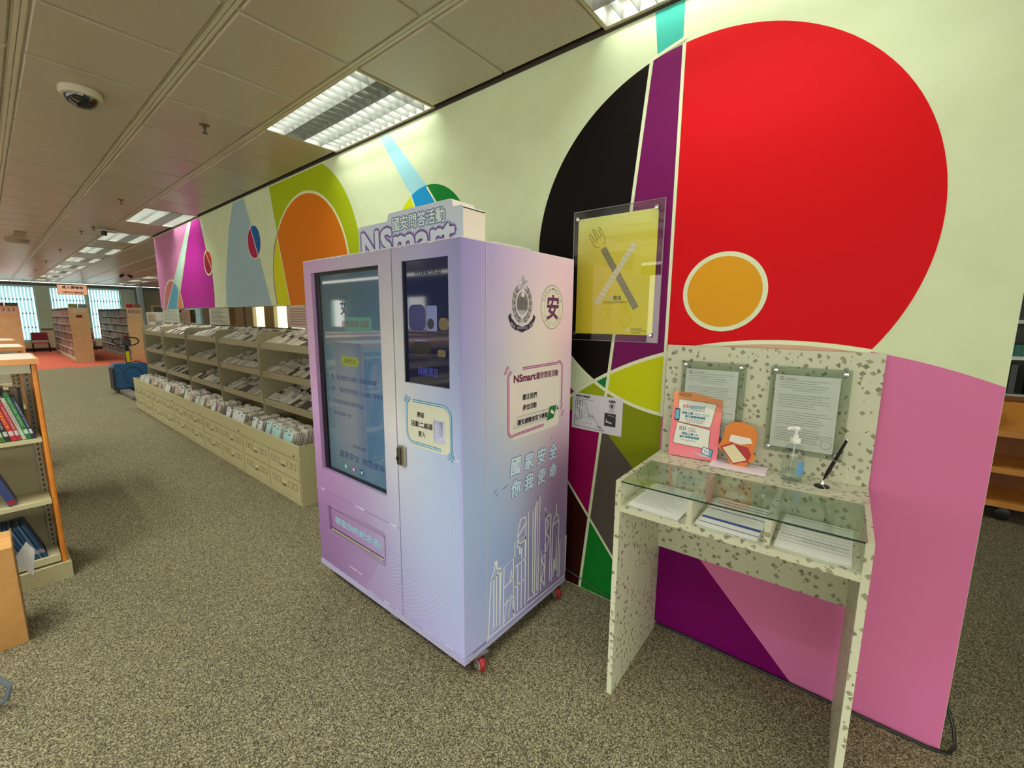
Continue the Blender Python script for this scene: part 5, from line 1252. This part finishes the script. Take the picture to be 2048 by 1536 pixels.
# ================================================================ LEFT BOOKCASES
def bookcase(x, idx, label):
    t = thing('bookcase', (x-.25, -1.2, 0), label, 'bookcase', 'low bookcases with orange ends')
    y1 = .15
    MB().add([(x+.02,-3.2,1.322),(x+.02,y1+.025,1.322),(x-.52,y1+.025,1.322),(x-.52,-3.2,1.322),(x+.02,-3.2,1.352),(x+.02,y1+.025,1.352),(x-.52,y1+.025,1.352),(x-.52,-3.2,1.352)], [(0,3,2,1),(4,5,6,7),(0,1,5,4),(1,2,6,5),(2,3,7,6),(3,0,4,7)]).build('top_board', noisy('top_edge_wood', (214,140,78), (226,156,92), 10, rough=.35), t)
    MB().box(x-.51, x+.01, -3.19, y1+.015, 1.3521, 1.3545).build('top_laminate', mat('top_laminate', (240,222,204), .35), t)
    MB().box(x-.50, x, y1-.008, y1+.014, .10, 1.322, bevel=.006).build('end_panel', orange_wood, t)
    MB().box(x-.52, x+.02, -3.2, y1+.028, 0, .102).build('plinth', beige, t)
    MB().box(x-.49, x-.012, -3.19, y1-.012, 1.27, 1.321).build('top_rail', mat('cream_metal', (204,204,176), .5), t)
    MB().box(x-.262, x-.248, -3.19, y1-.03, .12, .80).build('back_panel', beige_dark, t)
    for z in (.155, .508, .888):
        MB().box(x-.49, x-.002, -3.19, y1-.012, z-.024 if z > .2 else z-.04, z).build('shelf', mat('cream_shelf', (196,190,150), .45), t)
    up = MB().box(x-.235, x-.20, y1-.04, y1-.012, .12, 1.27); u = up.build('upright', mat('upright_metal', (150,144,118), .45), t)
    sl_ = MB()
    for k in range(34): sl_.box(x-.1985, x-.1975, y1-.03, y1-.022, .15+.033*k, .165+.033*k)
    tag(sl_.build('upright_slots', black, u), kind='stuff')
    return t
bookcase(-3.66, 0, 'nearest low bookcase with orange end at the left edge')
bookcase(-5.06, 1, 'second low bookcase with orange end behind the nearest')
bookcase(-6.38, 2, 'third low bookcase, its orange top just above the second')
# books
def book(w_, h_, d_, rgb, band=None, title=None, tcol=None):
    """spine faces +x; local y is thickness, z height, base at z=0"""
    me = MB(); me.box(-d_, 0, 0, .0022, 0, h_); me.box(-d_, 0, w_-.0022, w_, 0, h_); me.box(-.002, 0, .0022, w_-.0022, 0, h_)
    return me
def place_book(x, y, z, w_, h_, d_, rgb, lean, label, group, band=(206,206,196), title=None, tcol=(230,200,60), bz=.03):
    t = thing('book', (x, y, z), label, 'book', group, local=True); t.rotation_euler = (lean, 0, 0)
    book(w_, h_, d_, rgb).build('cover', mat('book_%d_%d_%d' % rgb, rgb, .4), t)
    MB().box(-d_+.004, -.003, .0025, w_-.0025, .003, h_-.004).build('pages', mat('pages', (214,208,186), .8), t)
    F = frame((0,0,0), (0,1,0), (0,0,1)); b = MB()
    if band: b.flat([(.0015,bz),(w_-.0015,bz),(w_-.0015,bz+.028),(.0015,bz+.028)], F, .0004, 0)
    if title:
        R_ = frame((.0004,0,0), (0,0,-1), (0,1,0)); 
        TF = lambda X, Y, d=0: Vector((.0008+d, w_-(w_-Y) if False else Y, X))
        put_text(b, title, (lambda X, Y, d=0: Vector((.0008, w_-Y if False else w_-(Y), h_-X))) if False else (lambda X, Y, d=0: Vector((.0008, Y, h_-X))), h_*.12, w_*.28, h_*.72, w_*.74, mi=1)
    if b.v: b.build('spine_print', [mat('band_%d' % band[0] if band else 'band', band or (200,200,200), .5), mat('title_%d_%d' % (tcol[0], tcol[2]), tcol, .5)], t)
    return t
G1 = 'books on the upper shelf of the nearest bookcase'; zx = -3.672; zs = .8885; HS = 1.08
ln = math.radians(-13)     # lean so that tops go towards -y
bks = [( .104,.014,.235,(30,36,72),'thin navy blue book at the right end of the upper shelf',(200,206,214),'HISTORY ATLAS',(200,206,220)),
       ( .083,.019,.262,(26,112,62),'tall green book on the upper shelf beside the navy one',(176,206,176),'NATURE SERIES',(150,206,150)),
       ( .066,.015,.235,(186,186,170),'pale grey book left of the green one',(176,140,116),'ENGLISH',(150,120,110)),
       ( .048,.016,.215,(176,32,46),'short red book left of the pale grey one',(206,196,190),'WORLD STORIES',(236,190,190)),
       ( .026,.020,.245,(190,30,48),'red science book with yellow title on the upper shelf',(206,196,190),'SCIENCE',(240,196,40)),
       ( .006,.018,.235,(24,26,34),'black book left of the red science book',(190,196,196),'READER',(190,196,210)),
       (-.012,.015,.225,(58,110,50),'dark green book at the left edge of the upper shelf',(180,200,170),'GARDENS',(220,220,160)),
       (-.030,.016,.225,(200,176,40),'yellow book at the left edge of the upper shelf',(200,200,180),'PUZZLES',(80,60,20))]
for (y, w_, h_, rgb, lab, band, ti, tc_) in bks: place_book(zx, y, zs+.002, w_, h_*HS, .17, rgb, ln if False else math.radians(13), lab, G1, band, ti, tc_)
pal = [(40,60,110),(150,40,50),(60,110,80),(200,190,160),(30,30,40),(120,90,60),(180,120,40),(90,120,150),(210,205,190),(110,40,70)]
rnd = random.Random(11)
for k in range(4):
    w_ = rnd.uniform(.012,.026); place_book(zx, -.055-.022*k, zs+.002, w_*.8, rnd.uniform(.19,.26), .16, rnd.choice(pal), math.radians(13), '%s mixed book past the yellow one on the upper shelf' % ORDW[k], 'further books on the upper shelf of the nearest bookcase', title='READER')
# books on the far side of the shelf (seen under and over the shelf)
for (zz, nm) in ((.890,'upper'),):
    y = .095
    for k in range(16):
        w_ = rnd.uniform(.012,.03); rgb = [(60,52,44),(150,140,124),(206,120,80),(44,44,50),(180,176,160)][k % 5]
        t = place_book(-3.915, y-w_, zz, w_, rnd.uniform(.22,.30), .16, rgb, 0, '%s book from the orange end on the far side of the upper shelf' % ORDW[k], 'books on the far side of the upper shelf'); y -= w_+.001
# blue picture book on the middle shelf, blue magazines on the bottom shelf, white sheet
place_book(-3.69, -.028, .512, .035, .25, .15, (48,62,118), math.radians(16), 'dark blue picture book with red foot leaning on the middle shelf', 'books on the middle shelf of the nearest bookcase', (140,30,50), None, bz=.004)
for k in range(14): 
    place_book(-3.685, .082-.0085*k, .158, .0065, .235-.002*(k % 3), .17, [(34,66,108),(50,90,130),(30,44,74),(90,130,160)][k % 4], math.radians(17), 'thin blue magazine, %s from the right on the bottom shelf of the nearest bookcase' % ORDW[k], 'blue magazines on the bottom shelf', (206,214,220), None, bz=.03)
t = tag(MB().add([(-3.30,-.05,.33),(-3.30,.012,.42),(-3.31,.035,.36),(-3.31,.018,.22),(-3.302,-.05,.33),(-3.302,.012,.42),(-3.312,.035,.36),(-3.312,.018,.22)], [(0,1,2,3),(7,6,5,4)]).build('loose_sheet', white_paper), 'loose white sheet sticking out behind the cardboard box', 'paper')
# cardboard box
card = noisy('cardboard', (196,144,82), (204,152,90), 20, rough=.8)
cb_ = thing('cardboard_box', (-3.18,-.28,0), 'brown cardboard box on the floor at the left edge', 'box')
MB().box(-3.31,-3.05,-.53,-.036,0,.50).build('carton', card, cb_)
MB().add([(-3.05,-.036,.50),(-3.05,-.53,.50),(-3.14,-.53,.525),(-3.14,-.036,.525)], [(0,1,2,3)]).build('flap', card, cb_)
MB().box(-3.31,-3.05,-.0355,-.031,.01,.51).build('corner_strip', mat('cardboard_dark', (120,88,58), .8), cb_)  # darker flap over the right side of the box
# cloth bag at the left edge
bg_ = thing('cloth_bag', (-2.62,-.25,0), 'blue grey cloth bag on the floor at the lower left edge', 'bag')
M = Matrix.Translation((-2.62,-.27,0))
b = MB(); b.lathe((-2.62,-.27,0), [(.10,0),(.125,.03),(.12,.12),(.10,.17),(.085,.20)], 20); b.build('bag_body', noisy('denim', (66,84,104), (96,112,128), 60, rough=.9), bg_, smooth=True)
MB().tube([(-2.60,-.20,.17),(-2.57,-.13,.15),(-2.56,-.10,.10),(-2.57,-.115,.04),(-2.59,-.15,.02)], .010, 8).build('strap', mat('strap_grey', (110,120,130), .8), bg_, smooth=True)

# ================================================================ FAR BOOKSHELVES
pale_wood = noisy('pale_wood', (206,182,130), (214,190,140), 6, rough=.5)
FARB = [0]
def far_shelf(x0, x1, y0, y1, H, label, signs, end_style):
    t = thing('book_shelf', ((x0+x1)/2, (y0+y1)/2, 0), label, 'bookshelf', 'tall bookshelves near the windows')
    MB().box(x0, x0+.04, y0, y1, 0, H).build('end_panel', pale_wood, t); MB().box(x1-.04, x1, y0, y1, 0, H).build('end_panel', pale_wood, t)
    MB().box(x0+.04, x1-.04, (y0+y1)/2-.01, (y0+y1)/2+.01, .1, H-.02).build('back_panel', mat('shelf_back', (120,108,90), .6), t)
    MB().box(x0+.04, x1-.04, y0+.01, y1-.01, 0, .12).build('plinth', mat('plinth_buff', (188,170,132), .5), t)
    lv = [.14+.285*k for k in range(7)]
    for z in lv: MB().box(x0+.04, x1-.04, y0+.005, y1-.005, z-.022, z).build('shelf', mat('white_shelf', (216,220,214), .5), t)
    n = MB(); nn = 0; meshes = {}
    for r_, z in enumerate(lv[:-1]):
        x = x1-.06; kk = 0
        while x > x0+.1:
            w_ = rnd.uniform(.022,.045); h_ = rnd.uniform(.17,.25); rgb = rnd.choice([(226,226,216),(176,150,120),(130,70,60),(70,80,96),(50,48,50),(196,176,140),(110,96,84),(206,200,186),(150,128,104),(90,106,110)] if r_ > 1 else [(206,196,176),(120,70,56),(150,124,96),(60,56,56),(176,150,120)])
            if signs[2][0] in 'gr' and x > x1-.06-.62:
                key = (rgb, round(w_,2), round(h_,2))
                if key not in BKM:
                    b = MB().box(-key[1], 0, 0, .16, 0, key[2]); me = bpy.data.meshes.new('book'); me.from_pydata(b.v, [], b.f); me.materials.append(mat('fb_%d_%d_%d' % rgb, rgb, .6)); BKM[key] = me
                o = bpy.data.objects.new('book', BKM[key]); COL.objects.link(o); o.location = (x, y0+.03, z); w_ = round(w_,2)
                kk += 1; tag(o, '%s book from the end panel, %s shelf up, %s' % (ORDW[kk-1], ORDW[r_], signs[2]), 'book', 'books at the near end of the %s' % signs[2]); nn += 1
            else: n.box(x-w_, x, y0+.03, y0+.17, z, z+h_, mi=rnd.randrange(8))
            x -= w_+.002
    tag(n.build('packed_books', [mat('fb%d' % k, c_, .6) for k, c_ in enumerate([(216,214,202),(176,150,120),(130,70,60),(70,80,96),(50,48,50),(196,176,140),(110,96,84),(150,128,104)])], t), kind='stuff')
    FS = side(x1)
    w_ = (y1-y0)/2
    for k in range(2): MB().box(x1-.03, x1, y0+k*w_+.01, y0+(k+1)*w_-.01, H, H+.12).build('topic_sign', mat('sign_%d' % signs[k][0], signs[k], .5), t)
    if end_style == 'brochures':
        b = MB()
        for k in range(5):
            y = y0+.03+(y1-y0-.06)*k/5
            b.flat([(y,H-.30),(y+(y1-y0-.06)/5-.02,H-.30),(y+(y1-y0-.06)/5-.02,H-.03),(y,H-.03)], FS, .004, 0); b.flat([(y+.01,H-.2),(y+.05,H-.2),(y+.05,H-.08),(y+.01,H-.08)], FS, .006, 1)
        b.build('brochure_pockets', [mat('brochure_pale', (216,206,186), .5), mat('brochure_brown', (150,120,104), .5)], t)
    else:
        b = MB(); b.flat([(y0+.08,H-.16),(y1-.05,H-.16),(y1-.1,H-.02),(y0+.1,H-.02)], FS, .003, 0); b.flat([(y0+.16,H-.34),(y1-.16,H-.34),(y1-.16,H-.25),(y0+.16,H-.25)], FS, .004, 1)
        b.build('end_notice', [mat('notice_buff', (206,200,176), .5), mat('notice_maroon', (96,34,44), .5)], t)
    return t
BKM = {}
far_shelf(-26.7,-20.7,1.84,2.31,1.85, 'tall bookshelf under the green and grey topic signs', [(112,136,64),(108,124,136),'green-signed bookshelf'], 'plain')
far_shelf(-26.6,-20.55,3.28,3.70,1.88, 'tall bookshelf under the red topic sign behind the pallet truck', [(178,30,60),(128,92,88),'red-signed bookshelf'], 'brochures')
far_shelf(-27.2,-25.0,.20,.90,1.92, 'tall bookshelf with brochure pockets at the far left', [(120,50,56),(64,90,72),'far left bookshelf'], 'brochures')
# white display rack right of them
dr = thing('magazine_rack', (-19.2,4.0,0), 'pale magazine display rack beside the far bookshelf', 'rack')
MB().box(-19.4,-19.3,3.60,4.75,0,1.72).build('rack_board', mat('rack_white', (206,206,190), .5), dr)
b = MB()
for r_ in range(5):
    for k in range(6): 
        z = .35+.27*r_; y = 3.65+.18*k; MB().box(-19.3,-19.28,y,y+.15,z,z+.22).build('magazine', rnd.choice(papers+[mat('mag_tan', (180,160,130), .5), mat('mag_grey', (150,156,150), .5)]), dr)
# picture on the sage wall
pc = thing('framed_picture', (FARX+.03,6.0,1.62), 'framed sea picture on the sage wall bay', 'picture')
MB().box(FARX+.01,FARX+.04,5.45,6.45,1.62,2.12).build('picture_frame', mat('frame_cream', (206,196,150), .5), pc); MB().box(FARX+.04,FARX+.045,5.55,6.35,1.70,2.04).build('picture_image', noisy('sea_picture', (70,100,104), (120,140,132), 3), pc)
# chairs
def chair(x, y, lab):
    t = thing('armchair', (x, y, 0), lab, 'chair')
    MB().box(x-.25,x+.25,y-.25,y+.25,.38,.47, bevel=.03).build('seat', mat('chair_pink', (196,112,112), .6), t)
    MB().box(x-.27,x-.20,y-.25,y+.25,.50,.84, bevel=.03).build('backrest', mat('chair_crimson', (132,40,56), .6), t)
    for sx_ in (-.22,.22):
        for sy2 in (-.24,.24): MB().cyl((x+sx_,y+sy2,0),(x+sx_,y+sy2,.62 if sx_ < 0 else .39),.014,8).build('leg', black, t)
    return t
chair(-27.5,1.46,'pink and crimson chair against the far left window'); chair(-27.5,2.9,'dark chair seen between the two far bookshelves')

# ================================================================ BEYOND THE RIGHT END OF THE WALL
ct = thing('book_trolley', (1.7,5.3,0), 'wooden book trolley with sloping shelves beyond the pink wall end', 'trolley')
X0_, X1_ = .88, 2.3
trolley_wood = noisy('trolley_wood', (196,130,56), (208,142,66), 5, rough=.4)
def slope(z0, z1, y0, y1, nm, m):
    MB().add([(X0_,y0,z0),(X1_,y0,z0),(X1_,y1,z1),(X0_,y1,z1),(X0_,y0,z0-.02),(X1_,y0,z0-.02),(X1_,y1,z1-.02),(X0_,y1,z1-.02)], [(0,1,2,3),(7,6,5,4),(0,4,5,1),(1,5,6,2),(2,6,7,3),(3,7,4,0)]).build(nm, m, ct)
slope(.74,.95,5.05,5.30,'sloping_shelf',trolley_wood); slope(.44,.47,5.05,5.45,'shelf',trolley_wood); slope(.16,.19,5.05,5.45,'shelf',trolley_wood)
for z in (.72,.42,.14): MB().box(X0_,X1_,5.035,5.05,z-.02,z+.03).build('shelf_lip', trolley_wood, ct)
MB().box(X0_,X1_,5.45,5.47,.14,.98).build('back_board', noisy('trolley_dark', (120,72,34), (134,84,42), 5), ct)
for x in (X0_,X1_-.02): MB().box(x-.02,x,5.04,5.47,.1,1.0).build('end_board', trolley_wood, ct)
for x in (1.02,2.2):
    for y in (5.1,5.4): MB().lathe((x,y-.015,.05), [(.03,0),(.05,.004),(.05,.026),(.03,.03)], 18, axis='y').build('caster', black, ct, smooth=True)
ms = thing('metal_bookshelf', (1.6,5.75,0), 'grey metal bookshelf behind the wooden trolley', 'bookshelf')
MB().box(.75,3.0,5.98,6.0,0,1.9).build('back_panel', mat('dark_green_back', (70,76,66), .6), ms)
for z in (.15,.6,.98,1.31,1.62): MB().box(.75,3.0,5.6,5.98,z-.03,z).build('shelf', mat('white_shelf', (216,220,214), .5), ms)
MB().box(.73,.75,5.6,6.0,0,1.9).build('end_panel', mat('cream_metal', (204,204,176), .5), ms)
x = .78; k = 0
while x < 1.30:
    for z in (.98,1.31,1.62):
        w_ = .04; h_ = rnd.uniform(.18,.26); rgb = (14,104,96) if z == 1.31 else rnd.choice([(120,120,118),(60,66,64),(206,200,170),(40,44,46)])
        if z == .98 and k % 3: continue
        bb_ = MB().box(x, x+w_-.002, 5.62, 5.82, z, z+h_ if z != 1.31 else z+.1).build('book', mat('fb_%d_%d_%d' % rgb, rgb, .5)); tag(bb_, '%s book on the %s shelf of the grey metal bookshelf beyond the wall' % (ORDW[k], {.98:'lower',1.31:'middle',1.62:'upper'}[z]), 'book', 'books on the metal shelf beyond the wall end')
    x += w_; k += 1

# ================================================================ CABLES
tag(MB().tube([(-.70,2.086,.006),(-.36,2.086,.006),(.04,2.086,.006),(.21,2.086,.006),(.35,2.085,.006),(.40,2.10,.006),(.425,2.15,.007),(.43,2.24,.02),(.415,2.33,.05),(.40,2.40,.03),(.41,2.6,.006)], .006, 8).build('black_cable', black, smooth=True), 'black cable along the foot of the pink wall looping round its end', 'cable')
tag(MB().tube([(-1.30,1.99,.17),(-1.265,2.05,.118),(-1.17,2.085,.069),(-1.035,2.088,.034),(-.95,2.088,.020),(-.86,2.08,.006),(-.76,2.08,.005)], .0028, 6).build('thin_cable', mat('cable_grey', (60,64,60), .4), smooth=True), 'thin cable running from behind the kiosk to the desk', 'cable')
# black stand between cabinet and kiosk
tag(MB().box(-3.50,-3.28,1.78,1.98,0,.30, bevel=.01).build('waste_bin', mat('bin_black', (26,30,28), .5)), 'black bin between drawer cabinet and kiosk', 'bin')

for o in SC.objects:
    if o.type == 'MESH' and o.parent is not None and o.name.split('.')[0] in ('scuff_marks','screen_text','screen_graphics','screen_title','chipped_paint','printed_lines','lettering','letter_glow','neon_lettering','plan_drawing','printed_design','printed_arcs','skyline_drawing','crest','round_seal','screen_marks','screen_icons','prize_graphics','printed_panels','printed_devices','spine_print','brochure_pockets'):
        o['kind'] = 'stuff'
